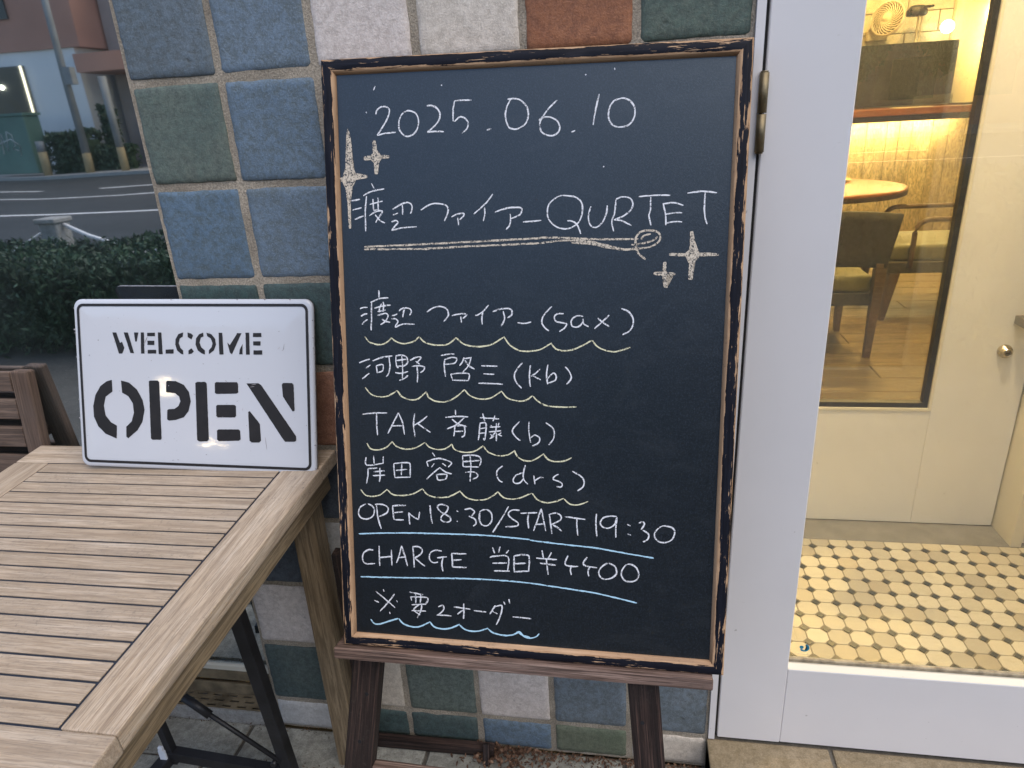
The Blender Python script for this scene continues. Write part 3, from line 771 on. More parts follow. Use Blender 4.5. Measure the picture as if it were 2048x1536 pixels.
# handwriting and lettering outlines, in tenths of a millimetre on the board and the sign
CHALK = [
    ('date digits', 'w', 2.94,
     '791,8317 815,8376 882,8419 968,8410 999,8349 952,8231 872,8114 804,8026;804,8026 936,8048 1088,8057;1247,8344 1170,8283 1134,8165 1164,8055 1249,7996 1346,8019 1412,8096 1432,8215 1396,8305 1311,8347 1247,8344;1558,8407 1632,8408 1716,8362 1753,8282 1724,8185 1626,8089 1561,8042;1561,8042 1679,8052 1806,8044;2215,8460 2096,8465 1970,8460;1970,8460 1948,8334 1946,8181;1967,8176 2041,8237 2114,8220 2166,8150 2144,8072 2070,8015;2436,8043 2499,8064;640,8358 657,8341;793,8709 770,8651;1783,8679 1789,8671;2737,8448 2819,8456 2921,8433 3013,8333 3033,8217 2983,8103 2860,8045 2757,8071 2710,8190 2716,8325 2782,8448;3439,8411 3346,8332 3260,8230 3203,8137 3199,8066 3224,7994 3287,7952 3386,7941 3460,7986 3477,8057 3434,8141 3335,8191 3228,8183 3186,8149;3645,7980 3694,7998;4021,8474 3987,8320 3960,8181 3945,8065;4306,8400 4199,8347 4153,8232 4168,8115 4229,8043 4326,8024 4434,8048 4503,8139 4512,8254 4462,8348 4378,8397 4306,8400;3830,8733 3840,8728;4221,8803 4231,8779;4099,7500 4109,7490'),
    ('title writing', 'w', 2.8,
     '373,7100 508,7121;386,6965 531,7000;415,6830 556,6879;694,7344 736,7269;561,7169 645,7215 779,7248 890,7262;610,7164 588,6978 582,6790 582,6654;657,7043 763,7068 859,7087;709,7121 715,6955;787,7140 789,6975;715,6955 797,6970;645,6877 747,6938 826,6949 847,6922 766,6819 742,6778;735,6893 810,6808 887,6770;1010,6967 1126,7031 1236,7060 1301,7028 1304,6956 1281,6899;1159,7031 1162,6886;1012,6888 1090,6912;987,6785 1054,6805 1086,6773 1029,6712 984,6660;984,6660 1162,6699 1371,6711;1441,6948 1584,7027 1714,7037 1822,7009 1853,6947 1830,6855 1792,6788;1901,6844 1970,6878 2077,6893 2088,6862 2023,6802;1995,6833 2007,6726;2521,7158 2440,7059 2334,6960 2233,6880;2397,6969 2397,6867 2375,6776;2549,6902 2671,6944 2797,6962 2912,6960 2943,6930 2912,6860 2776,6805;2772,6872 2776,6771 2755,6700 2708,6656;2960,6758 3224,6775;3481,7110 3356,7027 3311,6905 3345,6769 3460,6677 3611,6655 3748,6727 3809,6873 3794,7019 3706,7093 3581,7113 3481,7110;3597,6766 3685,6752 3749,6690 3793,6579;3931,6961 3901,6847 3910,6737 3961,6670 4035,6679 4108,6759 4151,6867 4159,6969;4280,7046 4266,6866 4227,6757 4254,6611;4280,7054 4372,7081 4470,7067 4515,6994 4486,6898 4378,6815 4256,6769;4256,6769 4367,6755 4503,6688;4596,7081 4808,7096 5024,7092;4760,7073 4760,6906 4743,6810 4776,6682;4931,6987 4973,6807 4977,6686;4931,6975 5075,6991 5207,6951;4972,6831 5079,6853 5194,6851;4976,6711 5083,6733 5199,6727;5256,7116 5449,7136 5654,7115;5497,7118 5492,6941 5505,6799 5537,6696'),
    ('saxophone player writing', 'w', 2.8,
     '450,5496 504,5516 575,5520;462,5385 505,5409 564,5425;475,5262 518,5302 565,5338;757,5779 761,5729 758,5670;619,5595 715,5635 799,5658 906,5666;640,5595 631,5461 630,5342 620,5247 618,5171;683,5509 762,5529 853,5547 939,5557;796,5576 761,5509 755,5446;820,5604 828,5541 813,5454;730,5458 793,5468 855,5482;720,5394 791,5419 858,5431 890,5411 889,5376 854,5320 820,5288 770,5260;793,5347 846,5312 924,5296;1064,5463 1106,5499 1171,5515 1236,5504 1260,5472 1251,5433 1230,5406;1154,5495 1132,5432 1127,5374;955,5396 992,5404 1038,5424;946,5349 1003,5349 1040,5326 1043,5290 1009,5254 1000,5219;1000,5219 1075,5255 1157,5275 1304,5269;1502,5453 1605,5521 1731,5536 1815,5492 1835,5420 1802,5359 1759,5318;1887,5400 1982,5427 2086,5432 2111,5412 2054,5361;2023,5391 2032,5299;2444,5561 2377,5485 2294,5423 2242,5407;2357,5474 2345,5373 2349,5278;2507,5465 2624,5506 2747,5511 2798,5477 2788,5416 2726,5376;2665,5476 2686,5376 2665,5305 2628,5254;2880,5306 2992,5297 3083,5318;3386,5546 3277,5430 3240,5336 3268,5252 3349,5190;3561,5443 3467,5442 3421,5390 3457,5327 3573,5307 3604,5287 3573,5234 3500,5181;3842,5403 3770,5413 3697,5381 3667,5308 3699,5256 3782,5257 3844,5330;3843,5372 3854,5299 3923,5258;4056,5384 4123,5322 4223,5261;4217,5426 4133,5343 4011,5228;4385,5520 4477,5489 4551,5398 4559,5295 4515,5202 4414,5145'),
    ('keyboard player writing', 'w', 2.8,
     '409,4664 481,4699 581,4726;510,4585 589,4635;449,4419 563,4507;624,4700 769,4755 944,4783;889,4767 901,4630 882,4524 837,4459;681,4626 695,4510;681,4626 787,4645 780,4554 707,4521;998,4784 1005,4632 1037,4601;998,4784 1096,4798 1171,4761 1180,4677 1114,4624;1007,4712 1160,4736;1012,4626 1118,4626;1092,4781 1103,4634 1094,4443;981,4526 1078,4517 1188,4547;1043,4404 1131,4444 1186,4488;1224,4720 1312,4764 1398,4765 1321,4680;1310,4711 1374,4660;1248,4626 1352,4638 1448,4619 1426,4566 1382,4534;1330,4627 1338,4512 1329,4381;1708,4801 1847,4824 1921,4825;1771,4740 1867,4772 1952,4763 1919,4690 1770,4667;1771,4750 1755,4646 1774,4479;2068,4776 2036,4703 1993,4650;2047,4755 2184,4778;2173,4767 2130,4652 2044,4551;2078,4734 2140,4652 2224,4602;1853,4522 1884,4428;1853,4518 1991,4535 2139,4528 2127,4419;1879,4428 2127,4427;2329,4656 2455,4654 2576,4654;2360,4536 2527,4529;2285,4389 2474,4389 2658,4383;2952,4708 2870,4614 2832,4521 2859,4418 2942,4327;3074,4676 3058,4515 3073,4353;3218,4621 3154,4560 3079,4504;3101,4526 3230,4460;3335,4691 3315,4541 3331,4395;3330,4477 3411,4565 3458,4523 3443,4458 3369,4424 3331,4417;3590,4664 3665,4570 3676,4484 3614,4404'),
    ('bass player writing', 'w', 2.8,
     '434,3858 631,3885 831,3891;664,3876 659,3702 669,3532;1018,3897 914,3710 837,3566;1018,3897 1080,3737 1104,3557;891,3687 1068,3697;1277,3898 1255,3720 1273,3533;1476,3860 1377,3778 1266,3710;1310,3744 1418,3672 1521,3606;1920,3971 1925,3891;1761,3847 1940,3870 2121,3865;2057,3852 1938,3742 1787,3668;1864,3825 1960,3753 2099,3715;1906,3719 1905,3634 1888,3558;1906,3715 2045,3728 2066,3660 2054,3574 2011,3547;1915,3634 2044,3643;2302,3859 2598,3851;2345,3924 2376,3809;2535,3898 2503,3812;2301,3774 2290,3625 2274,3507;2301,3774 2386,3781 2396,3692 2374,3521 2353,3542;2301,3689 2386,3703;2289,3614 2381,3628;2449,3715 2618,3731;2438,3641 2628,3668;2555,3782 2544,3655 2470,3556;2471,3748 2496,3717;2597,3788 2580,3741;2554,3634 2554,3502;2459,3609 2501,3579;2448,3534 2523,3580;2576,3613 2639,3584;2628,3636 2586,3603;2911,3819 2828,3727 2801,3663 2849,3580 2922,3523;3055,3818 3054,3663 3082,3498;3082,3576 3147,3618 3213,3580 3213,3525 3170,3479 3104,3448;3309,3810 3406,3741 3439,3654 3419,3554 3354,3475'),
    ('drummer writing', 'w', 2.8,
     '467,3170 477,3042 742,3083;593,3198 596,3070;752,3192 742,3076;492,2985 646,3003;492,2985 488,2868 460,2742;585,2937 762,2961;571,2876 772,2892;688,3004 689,2876 674,2778;918,3083 928,2864;918,3083 1046,3105 1163,3105 1185,3060 1180,2879;1051,3096 1037,2903;950,2976 1137,3000;928,2859 1192,2880;1546,3285 1591,3225;1452,3139 1473,3060;1452,3139 1648,3198 1840,3144 1828,3098 1794,3066;1578,3122 1530,3051;1703,3122 1760,3079;1668,3057 1552,2960 1446,2858;1668,3045 1758,2980 1849,2961;1609,2939 1630,2853 1745,2865;1609,2939 1758,2946 1768,2900 1745,2865;2023,3253 2032,3083;2023,3253 2147,3269 2282,3252 2315,3185 2292,3105;2032,3083 2280,3086;2040,3163 2292,3191;2143,3253 2157,3088;2065,2993 2190,3005 2257,2967 2245,2917 2177,2891;2156,3077 2144,2962 2138,2848;2649,3120 2571,3049 2559,2969 2593,2891 2648,2864;3002,3145 2974,3036 2974,2923 3040,2847;2963,3024 2863,2986 2812,2905 2841,2854 2919,2864 2974,2934;3128,2986 3150,2852;3150,2908 3216,2956 3281,2959;3510,3025 3445,2989 3428,2939 3511,2913 3565,2871 3544,2825 3479,2833;3715,3078 3834,3017 3893,2930 3875,2840 3794,2776'),
    ('opening and start time writing', 'w', 3.08,
     '436,2406 338,2342 311,2245 344,2175 439,2152 537,2197 575,2283 554,2365 472,2408;614,2391 632,2190 681,2002;591,2402 722,2408 803,2354 777,2269 644,2203;882,2393 888,2251 899,2169;875,2397 1099,2416;895,2280 1049,2307;899,2169 1058,2173;1143,2300 1157,2100;1147,2289 1212,2233 1304,2191;1319,2321 1304,2191;1491,2435 1504,2260 1525,2137;1761,2442 1658,2456 1611,2406 1679,2328 1805,2265 1815,2195 1745,2173 1672,2199 1678,2270 1760,2344 1784,2415 1761,2442;1921,2371 1944,2354;1919,2201 1935,2190;2047,2394 2138,2415 2202,2367 2160,2295;2114,2288 2205,2251 2227,2183 2181,2133;2388,2411 2297,2372 2280,2255 2318,2164 2409,2153 2477,2243 2467,2358 2388,2411;2743,2483 2635,2286 2488,2046;2915,2427 2793,2421 2736,2360 2781,2294 2882,2230 2871,2172 2691,2150;2930,2379 3185,2402;3052,2379 3041,2275 3053,2142;3246,2469 3196,2306 3131,2107;3246,2469 3285,2288 3319,2118;3163,2213 3296,2231;3372,2373 3395,2225 3412,2077;3361,2379 3471,2412 3548,2371 3537,2302 3406,2226;3428,2216 3495,2185 3565,2127;3613,2363 3755,2348 3918,2334;3788,2338 3796,2202 3813,2071;4089,2433 4081,2263 4100,2067;4390,2404 4293,2406 4187,2371 4145,2289 4190,2224 4276,2217 4360,2279 4390,2388;4396,2393 4383,2235 4382,2072;4548,2289 4595,2269;4555,2143 4609,2123;4721,2321 4784,2340 4802,2303 4755,2222;4777,2212 4852,2171 4874,2116 4844,2058 4788,2028;5059,2290 4977,2212 4954,2143 4992,2067 5088,2034 5191,2067 5245,2160 5238,2249 5163,2289 5059,2290'),
    ('charge writing', 'w', 3.08,
     '542,1634 458,1641 372,1575 349,1476 402,1402 559,1412;636,1717 635,1518 638,1378;838,1664 842,1399;635,1518 839,1551;1011,1739 971,1588 920,1447;1011,1739 1055,1593 1102,1408;958,1539 1078,1558;1195,1734 1208,1555 1211,1391;1188,1733 1294,1740 1352,1683 1315,1609 1207,1543;1231,1544 1312,1477 1401,1416;1668,1691 1552,1696 1480,1644 1467,1547 1524,1491 1607,1508;1591,1574 1748,1601;1685,1585 1664,1464 1681,1357;1830,1665 1840,1523 1839,1439;1830,1661 2066,1668;1840,1547 1991,1569;1839,1439 2071,1443;2486,1800 2520,1708;2607,1819 2584,1724;2742,1773 2701,1719;2440,1637 2508,1665;2451,1645 2724,1669 2723,1427;2485,1541 2712,1560;2507,1419 2758,1429;2825,1682 2829,1412;2825,1682 2930,1708 3043,1708 3065,1651 3055,1439;2829,1553 3009,1577;2829,1424 3054,1451;3259,1798 3288,1676;3410,1777 3362,1681;3172,1669 3322,1667 3493,1666;3233,1591 3478,1572;3333,1668 3345,1528 3361,1413;3664,1740 3621,1628 3655,1577 3820,1576;3721,1588 3704,1517 3718,1432;3960,1735 3900,1639 3940,1591 4111,1574;4006,1583 3974,1512 3986,1427;4265,1658 4169,1582 4138,1488 4183,1410 4270,1400 4367,1446 4408,1529 4374,1619 4287,1659;4567,1661 4494,1569 4481,1476 4530,1399 4627,1383 4712,1423 4742,1517 4686,1628 4567,1661'),
    ('order note writing', 'w', 2.94,
     '556,939 698,826 875,679;870,913 757,757 618,598;683,980 697,942;527,782 604,750;903,809 916,776;776,597 787,568;1123,967 1348,935;1145,883 1155,823;1133,883 1395,894 1422,843 1380,766;1225,950 1226,779;1313,945 1297,784;1153,749 1381,778;1273,758 1187,666 1293,588;1321,762 1307,662 1244,534;1151,651 1390,657;1593,745 1665,775 1687,716 1627,638 1567,604;1567,604 1674,612 1810,608;1853,765 2121,749;2013,838 2016,692 2007,577;2011,728 1910,648;2179,729 2377,720;2527,840 2481,764 2434,688;2504,814 2619,847 2630,776 2595,640 2537,514;2481,740 2561,698;2661,915 2681,868;2745,964 2757,893;2801,671 2943,670 3102,663'),
    ('wavy underline below the saxophone player', 'y', 3.08,
     '516,5071 579,4994 709,4954 841,4977 941,5062;941,5057 1015,5000 1144,4974 1296,5014 1372,5083;1377,5077 1467,4995 1658,4956 1828,4979 1950,5077;1950,5073 2060,4982 2248,4943 2457,4967 2581,5030 2685,5098;2681,5087 2767,4971 2896,4898 3046,4885 3217,4913 3386,5011;3390,5000 3450,4927 3577,4897 3724,4927 3869,4996 3972,5060;3983,5056 4057,4967 4182,4912 4306,4897 4409,4920 4527,4963'),
    ('wavy underline below the keyboard player', 'y', 3.08,
     '493,4285 574,4186 706,4142 861,4161 1006,4250;1006,4246 1080,4156 1210,4110 1341,4130 1469,4240;1469,4233 1514,4145 1643,4091 1793,4099 1944,4177 2069,4290;2069,4286 2157,4193 2304,4148 2473,4170 2641,4278;2641,4272 2724,4176 2870,4134 2994,4141 3107,4217;3117,4209 3199,4128 3329,4071 3522,4056 3766,4067'),
    ('wavy underline below the bass player', 'y', 3.08,
     '488,3400 546,3314 657,3296 792,3334 907,3442;906,3437 971,3363 1125,3325 1280,3352 1435,3449;1435,3445 1499,3371 1629,3339 1760,3359 1859,3434;1859,3428 1911,3343 2062,3310 2212,3333 2352,3424;2352,3418 2426,3330 2574,3278 2722,3294 2838,3367;2830,3373 2886,3268 3007,3212 3138,3233 3279,3335;3279,3328 3356,3242 3486,3220 3594,3236 3701,3289'),
    ('wavy underline below the drummer', 'y', 3.08,
     '361,2639 441,2548 560,2537 679,2567 800,2664;800,2657 892,2582 1056,2573 1220,2609 1380,2698;1380,2691 1453,2608 1591,2569 1798,2590 1982,2691;1982,2684 2072,2592 2231,2558 2412,2585 2581,2708;2581,2701 2659,2620 2793,2599 2926,2627 3072,2697;3071,2694 3106,2712;3106,2707 3184,2614 3316,2568 3447,2588 3589,2649;3595,2640 3687,2564 3817,2561 3957,2618'),
    ('blue rule below the opening time', 'b', 3.08,
     '298,1897 612,1927 1088,1959 1557,1976 2019,1988 2476,1991 3074,1963;3075,1956 3209,1943 3651,1914 4088,1888 4520,1834 4954,1782'),
    ('blue rule below the charge', 'b', 3.08,
     '309,1173 709,1188 1307,1219 1778,1244 2242,1263 2700,1266 3076,1254;3078,1252 3212,1242 3659,1203 4100,1160 4428,1102 4726,1047'),
    ('blue wavy underline at the foot', 'b', 3.5,
     '455,448 514,377 612,378 759,434 919,497;931,498 1001,416 1144,371 1289,390 1458,482;1458,477 1528,397 1670,376 1812,407 1943,479;1943,467 2024,400 2164,374 2281,396 2410,450;2410,436 2490,377 2652,348 2790,365 2894,414;2894,410 2997,357 3079,340;3078,347 2989,371;2851,392 2909,425 2989,354 3080,335 3171,362 3228,423'),
    ('double underline with a loop', 'c', 4.55,
     '551,6425 866,6435 1420,6453 1856,6470 2244,6485 2712,6505 3215,6526;3207,6536 3587,6524 3964,6503 4336,6500 4606,6502;550,6389 1462,6388 2072,6416 2712,6436 3207,6456;3192,6451 3461,6484 3714,6489 3964,6462 4214,6403 4413,6357 4609,6368 4755,6386 4875,6446 4909,6518 4871,6591 4749,6617 4628,6594 4569,6510 4572,6400 4611,6302 4711,6215;4510,6420 4656,6436 4802,6476 4868,6531;4643,6485 4678,6545 4775,6568;3664,6457 3965,6434 4215,6378 4462,6347'),
]
STARS = [
    ('tall star', 'c',
     '357,8131 382,8049 400,7927 402,7744 405,7601 450,7493 631,7456 630,7432 447,7405 394,7293 355,7086 349,6699 326,6699 319,7087 295,7284 249,7383 194,7400 195,7421 256,7440 307,7583 328,7909 337,8031'),
    ('small star below the date', 'c',
     '736,7948 769,7953 789,7815 850,7736 981,7728 980,7704 860,7697 809,7632 791,7479 754,7480 748,7633 705,7685 595,7684 596,7727 696,7736 739,7776'),
    ('large star on the right', 'c',
     '5316,6586 5346,6598 5375,6465 5415,6369 5446,6296 5708,6289 5709,6265 5448,6260 5402,6199 5363,6151 5366,5936 5318,5936 5320,6151 5289,6212 5268,6261 5043,6269 5042,6291 5255,6292 5308,6333 5324,6418'),
    ('small plus star on the right', 'c',
     '4964,6172 4995,6177 5000,6035 5126,6020 5127,6000 5001,5996 5003,5932 5026,5821 4982,5828 4957,5993 4835,6006 4834,6028 4961,6040'),
]
WELCOME_SHAPES = [
    '792,2505 873,2505 936,2316 980,2336 1020,2227 974,2122 906,2121',
    '1022,2506 1107,2507 1211,2132 1136,2136',
    '1228,2507 1316,2508 1276,2343 1244,2343',
    '1364,2508 1428,2509 1420,2127 1350,2126',
    '1492,2504 1646,2506 1643,2443 1489,2442',
    '1490,2360 1628,2361 1624,2284 1486,2283',
    '1487,2195 1657,2197 1654,2130 1484,2128',
    '1704,2511 1773,2511 1781,2121 1701,2120',
    '1843,2204 2001,2211 1998,2134 1840,2132',
    '2201,2514 2108,2485 2047,2393 2037,2297 2069,2190 2145,2130 2189,2121 2187,2193 2137,2238 2109,2322 2131,2406 2190,2438',
    '2287,2515 2357,2496 2394,2463 2360,2391 2289,2434',
    '2292,2192 2353,2233 2398,2176 2354,2138 2289,2123',
    '2591,2512 2512,2488 2449,2409 2434,2301 2474,2194 2550,2140 2609,2126 2612,2198 2547,2250 2514,2338 2544,2426 2596,2446',
    '2656,2513 2758,2482 2819,2400 2833,2305 2785,2197 2687,2132 2690,2199 2744,2257 2765,2328 2734,2411 2666,2451',
    '2888,2514 2960,2515 2971,2128 2888,2127',
    '3048,2343 3097,2296 3246,2510 3327,2510 3130,2132 3093,2165',
    '3341,2322 3334,2135 3270,2134 3281,2215',
    '3403,2518 3474,2518 3471,2132 3400,2131',
    '3545,2514 3701,2515 3704,2445 3543,2443',
    '3545,2368 3682,2369 3679,2294 3543,2293',
    '3545,2208 3712,2210 3709,2134 3542,2132',
]
OPEN_SHAPES = [
    '725,1633 625,1607 491,1515 379,1345 324,1144 328,945 406,767 550,631 773,547 792,788 672,849 570,976 544,1150 590,1324 734,1421 735,1628',
    '920,1627 1080,1593 1236,1466 1339,1279 1370,1095 1313,871 1211,720 1012,560 973,588 983,775 1097,878 1151,1040 1136,1213 1053,1339 930,1405',
    '1480,1622 1507,1637 1659,1640 1687,1611 1686,573 1661,552 1499,547 1471,574',
    '1826,1618 1845,1638 2017,1636 2173,1571 2267,1445 2299,1275 2244,1091 2146,979 1985,926 1851,910 1815,934 1823,1101 1850,1121 1968,1129 2050,1184 2093,1271 2071,1355 1994,1415 1817,1428',
    '2400,1609 2437,1629 2594,1632 2624,1604 2625,589 2589,549 2431,544 2393,570',
    '2780,1611 2807,1631 3209,1638 3229,1607 3228,1452 3194,1432 2799,1419 2776,1443',
    '2790,1202 2817,1222 3148,1229 3173,1206 3172,1030 3145,1002 2816,994 2788,1020',
    '2788,753 2820,778 3210,787 3240,763 3245,608 3207,583 2817,561 2787,589',
    '3393,1617 3622,1626 3672,1592 4302,700 4305,622 4274,597 4097,591 4048,645',
    '4061,1611 4082,1639 4252,1643 4281,1610 4289,1153 4251,1136 4075,1398',
    '3406,1108 3437,1125 3624,897 3635,596 3600,561 3454,557 3414,589',
]

# ================================================================== blackboard
BROT = (R(-13.24), R(1.10), R(.59))
bb = thing('blackboard', 'black chalkboard with handwritten concert notice in a chipped wooden frame', 'chalkboard', (.334, -.251, .496), BROT)
BW, BH, FW = .604, .909, .021
def member(name, L):
    # mitred frame member: local X along its length (centred), Y from outer edge inwards, Z towards the viewer
    prof = [(0, -.020), (0, -.003), (.0015, -.0006), (.003, 0), (.0155, 0), (.0172, -.0010)]
    lip = [(.0172, -.0010), (.0192, -.0026), (.0208, -.0070), (.0210, -.020)]
    def sweep(pr, close):
        bm = bmesh.new(); n = max(8, int(L / .03)); rows = []
        for y, z in pr:
            r_ = []
            for i in range(n + 1):
                t = i / n * 2 - 1; x = t * (L / 2 - y)
                wob = .0004 * noise.noise(Vector((x * 60, y * 900, L * 10)))
                r_.append(bm.verts.new((x, y + (wob if 0 < y < .02 else 0), z + wob * (0 if z < -.015 else 1))))
            rows.append(r_)
        for a, b in zip(rows, rows[1:]):
            for i in range(n): bm.faces.new((a[i], a[i + 1], b[i + 1], b[i]))
        if close:
            bm.faces.new([r_[0] for r_ in rows]); bm.faces.new([r_[-1] for r_ in rows][::-1])
        bmesh.ops.recalc_face_normals(bm, faces=bm.faces)
        return bm
    return sweep(prof, True), sweep(lip, True)
def place_member(nm, L, origin, xd, yd):
    a, b = member(nm, L)
    x, y = Vector(xd), Vector(yd); z = x.cross(y)
    if z.y > 0: x = -x; z = x.cross(y)
    mt = Matrix((x, y, z)).transposed().to_4x4(); mt.translation = Vector(origin)
    o = mesh_obj(nm, a, 'distressed', bb, True); o.matrix_local = mt
    me = o.data; me.set_sharp_from_angle(angle=R(35))
    mesh_obj('inner_lip', b, 'lipwood', o, True)
place_member('frame_rail', BW, (BW / 2, 0, BH), (1, 0, 0), (0, 0, -1))
place_member('frame_rail', BW, (BW / 2, 0, 0), (1, 0, 0), (0, 0, 1))
place_member('frame_stile', BH, (0, 0, BH / 2), (0, 0, 1), (1, 0, 0))
place_member('frame_stile', BH, (BW, 0, BH / 2), (0, 0, 1), (-1, 0, 0))
bxo('slate', .012, BW - .012, .0075, .013, .012, BH - .012, 'board', bb)
bxo('backing', .004, BW - .004, .0135, .0195, .004, BH - .004, 'slot', bb)

def ribbon(bm, pts, w, y, seed):
    if len(pts) < 2: pts = pts * 2
    # resample
    P = [Vector((a, 0, b)) for a, b in pts]; out = [P[0]]
    for a, b in zip(P, P[1:]):
        n = max(1, int((b - a).length / .0022))
        for k in range(1, n + 1): out.append(a.lerp(b, k / n))
    if (out[-1] - out[0]).length < .0015 and len(out) < 4:
        c = out[0]; r = w * .5; vs = [bm.verts.new((c.x + r * math.cos(k * PI / 3), y, c.z + r * math.sin(k * PI / 3))) for k in range(6)]; bm.faces.new(vs); return
    L = []; Rr = []; n = len(out)
    for i, p in enumerate(out):
        d = out[min(i + 1, n - 1)] - out[max(i - 1, 0)]
        if d.length < 1e-7: d = Vector((1, 0, 0))
        d.normalize(); nrm = Vector((-d.z, 0, d.x))
        k = .5 * w * (1 + .32 * noise.noise(Vector((p.x * 90 + seed, p.z * 90, seed * .37))))
        k *= min(1, .62 + .25 * min(i, n - 1 - i))
        ja = 1 + .30 * noise.noise(Vector((p.x * 700, p.z * 700, seed))); jb_ = 1 + .30 * noise.noise(Vector((p.x * 700, p.z * 700, seed + 50)))
        c = Vector((p.x, y, p.z)) + Vector((noise.noise(p * 150 + Vector((seed, 0, 0))), 0, noise.noise(p * 150 + Vector((0, seed, 9))))) * .00035
        L.append(bm.verts.new(c + nrm * k * ja)); Rr.append(bm.verts.new(c - nrm * k * jb_))
    for i in range(n - 1): bm.faces.new((L[i], Rr[i], Rr[i + 1], L[i + 1]))
def smooth_path(p, n=4):
    if len(p) < 3: return p
    closed = math.hypot(p[0][0] - p[-1][0], p[0][1] - p[-1][1]) < .0012
    q = [p[-2] if closed else p[0]] + list(p) + [p[1] if closed else p[-1]]; o = []
    for i in range(1, len(q) - 2):
        for j in range(n):
            t = j / n; a, b, c, d = q[i - 1:i + 3]
            o.append(tuple(.5 * ((2 * b[k]) + (c[k] - a[k]) * t + (2 * a[k] - 5 * b[k] + 4 * c[k] - d[k]) * t * t + (3 * b[k] - a[k] - 3 * c[k] + d[k]) * t ** 3) for k in (0, 1)))
    return o + [p[-1]]
yy = .0072
for ti, (label, colour, width, strokes) in enumerate(CHALK):
    kind = {'w': 'chalk_character', 'y': 'chalk_wavy_line', 'b': 'chalk_line', 'c': 'chalk_underline'}[colour]
    # strokes that touch or overlap make one character
    paths = [pts_of(s_) for s_ in strokes.split(';')]
    e_ = .0012 if colour == 'w' else .03
    bx_ = [(min(x for x, z in p) - e_, max(x for x, z in p) + e_) for p in paths]
    grp = list(range(len(paths)))
    for i in range(len(paths)):
        for j in range(i):
            ov = min(bx_[i][1], bx_[j][1]) - max(bx_[i][0], bx_[j][0])
            if colour != 'w' or ov > .15 * min(bx_[i][1] - bx_[i][0], bx_[j][1] - bx_[j][0]):
                a_, b_ = grp[i], grp[j]; grp = [b_ if g_ == a_ else g_ for g_ in grp]
    for g_ in sorted(set(grp)):
      bm = bmesh.new()
      for si, p_ in enumerate(paths):
        if grp[si] != g_: continue
        ribbon(bm, smooth_path(p_), width * .001 * {'w': .72, 'y': .66, 'b': .72, 'c': .58}[colour], yy - .00002 * (si % 7) - .00015 * (colour != 'w'), ti * 31 + si * 1.7)
      o = mesh_obj(kind, bm, colour, bb)
      if colour != 'w': o['label'] = label
for label, colour, poly in STARS:
    bm = bmesh.new(); p = pts_of(poly)
    vs = [bm.verts.new((x, yy - .0002, z)) for x, z in p]; f = bm.faces.new(vs)
    if f.calc_area() and f.normal.y > 0: bmesh.ops.reverse_faces(bm, faces=[f])
    bmesh.ops.triangulate(bm, faces=bm.faces[:])
    q = p + [p[0]]
    for a, b in zip(q, q[1:]): ribbon(bm, [a, b], .0016, yy - .0004, hash(a) % 97)
    o = mesh_obj('chalk_star', bm, colour, bb); o['label'] = 'chalk ' + label

# ================================================================== easel
ez = thing('easel', 'dark weathered wooden easel holding up the framed chalkboard', 'easel', (.334, -.251, .496), BROT)
plank('ledge', (-.013, .015, -.0100), (.588, .015, -.0098), .052, .0185, 'ledge', ez, up=(0, 0, 1), bev=.0025)
def eleg(x0, x1, x2, x3, z1):
    # front leg from high behind the board down to the ground
    k = (z1 + .03)
    cx0, cx1 = (x0 + x1) / 2, (x2 + x3) / 2; s_ = (cx1 - cx0) / k
    top = (cx0 - s_ * -.75 * -1 if False else cx0 + s_ * (.70 + .03) * -1 * -1 * -1, 0, 0)
    ztop, zbot = .70, -.515
    def at(z): return cx0 + (cx1 - cx0) * ((z + .03) / (z1 + .03))
    plank('leg', (at(zbot), .038, zbot), (at(ztop), .038, ztop), .049, .030, 'easel', ez, up=(0, -1, 0), bev=.003)
eleg(.006, .054, -.020, .034, -.234)
eleg(.463, .508, .478, .522, -.175)
plank('rung', (.02, .040, -.252), (.50, .040, -.262), .024, .02, 'ledge', ez, up=(0, -1, 0), bev=.002)
for x, z in ((.028, -.10), (.012, -.19), (.487, -.105)):
    bm = bmesh.new(); tube(bm, [(x, .0225, z), (x, .024, z)], .0034, 8); mesh_obj('screw_hole', bm, 'slot', ez)
# rear support behind (world-level pieces given in the easel's frame)
inv = (Matrix.Translation((.334, -.251, .496)) @ Euler(BROT).to_matrix().to_4x4()).inverted()
def wpl(name, a, b, w, t, up=(0, -1, 0), m='easel'):
    return plank(name, inv @ Vector(a), inv @ Vector(b), w, t, m, ez, up=inv.to_3x3() @ Vector(up), bev=.002)
wpl('rear_bar', (.225, -.022, .013), (.512, -.020, .013), .020, .022)
wpl('rear_leg', (.238, -.035, .002), (.262, -.075, .55), .024, .022)
wpl('rear_leg', (.500, -.049, .0), (.497, -.024, .035), .014, .014)

# ================================================================== enamel sign
sg = thing('open_sign', 'white enamel sign reading WELCOME OPEN leaning on the wooden table', 'sign', (-.2028, -.1029, .7312), (R(-16.44), R(.93), R(.70)))
sg.scale = (.985, .985, .985)
SW_, SH_ = .466, .311
def rrect(x0, x1, z0, z1, r, n=7):
    o = []
    for cx, cz, a0 in ((x1 - r, z0 + r, -PI / 2), (x1 - r, z1 - r, 0), (x0 + r, z1 - r, PI / 2), (x0 + r, z0 + r, PI)):
        for k in range(n + 1): a = a0 + PI / 2 * k / n; o.append((cx + r * math.cos(a), cz + r * math.sin(a)))
    return o
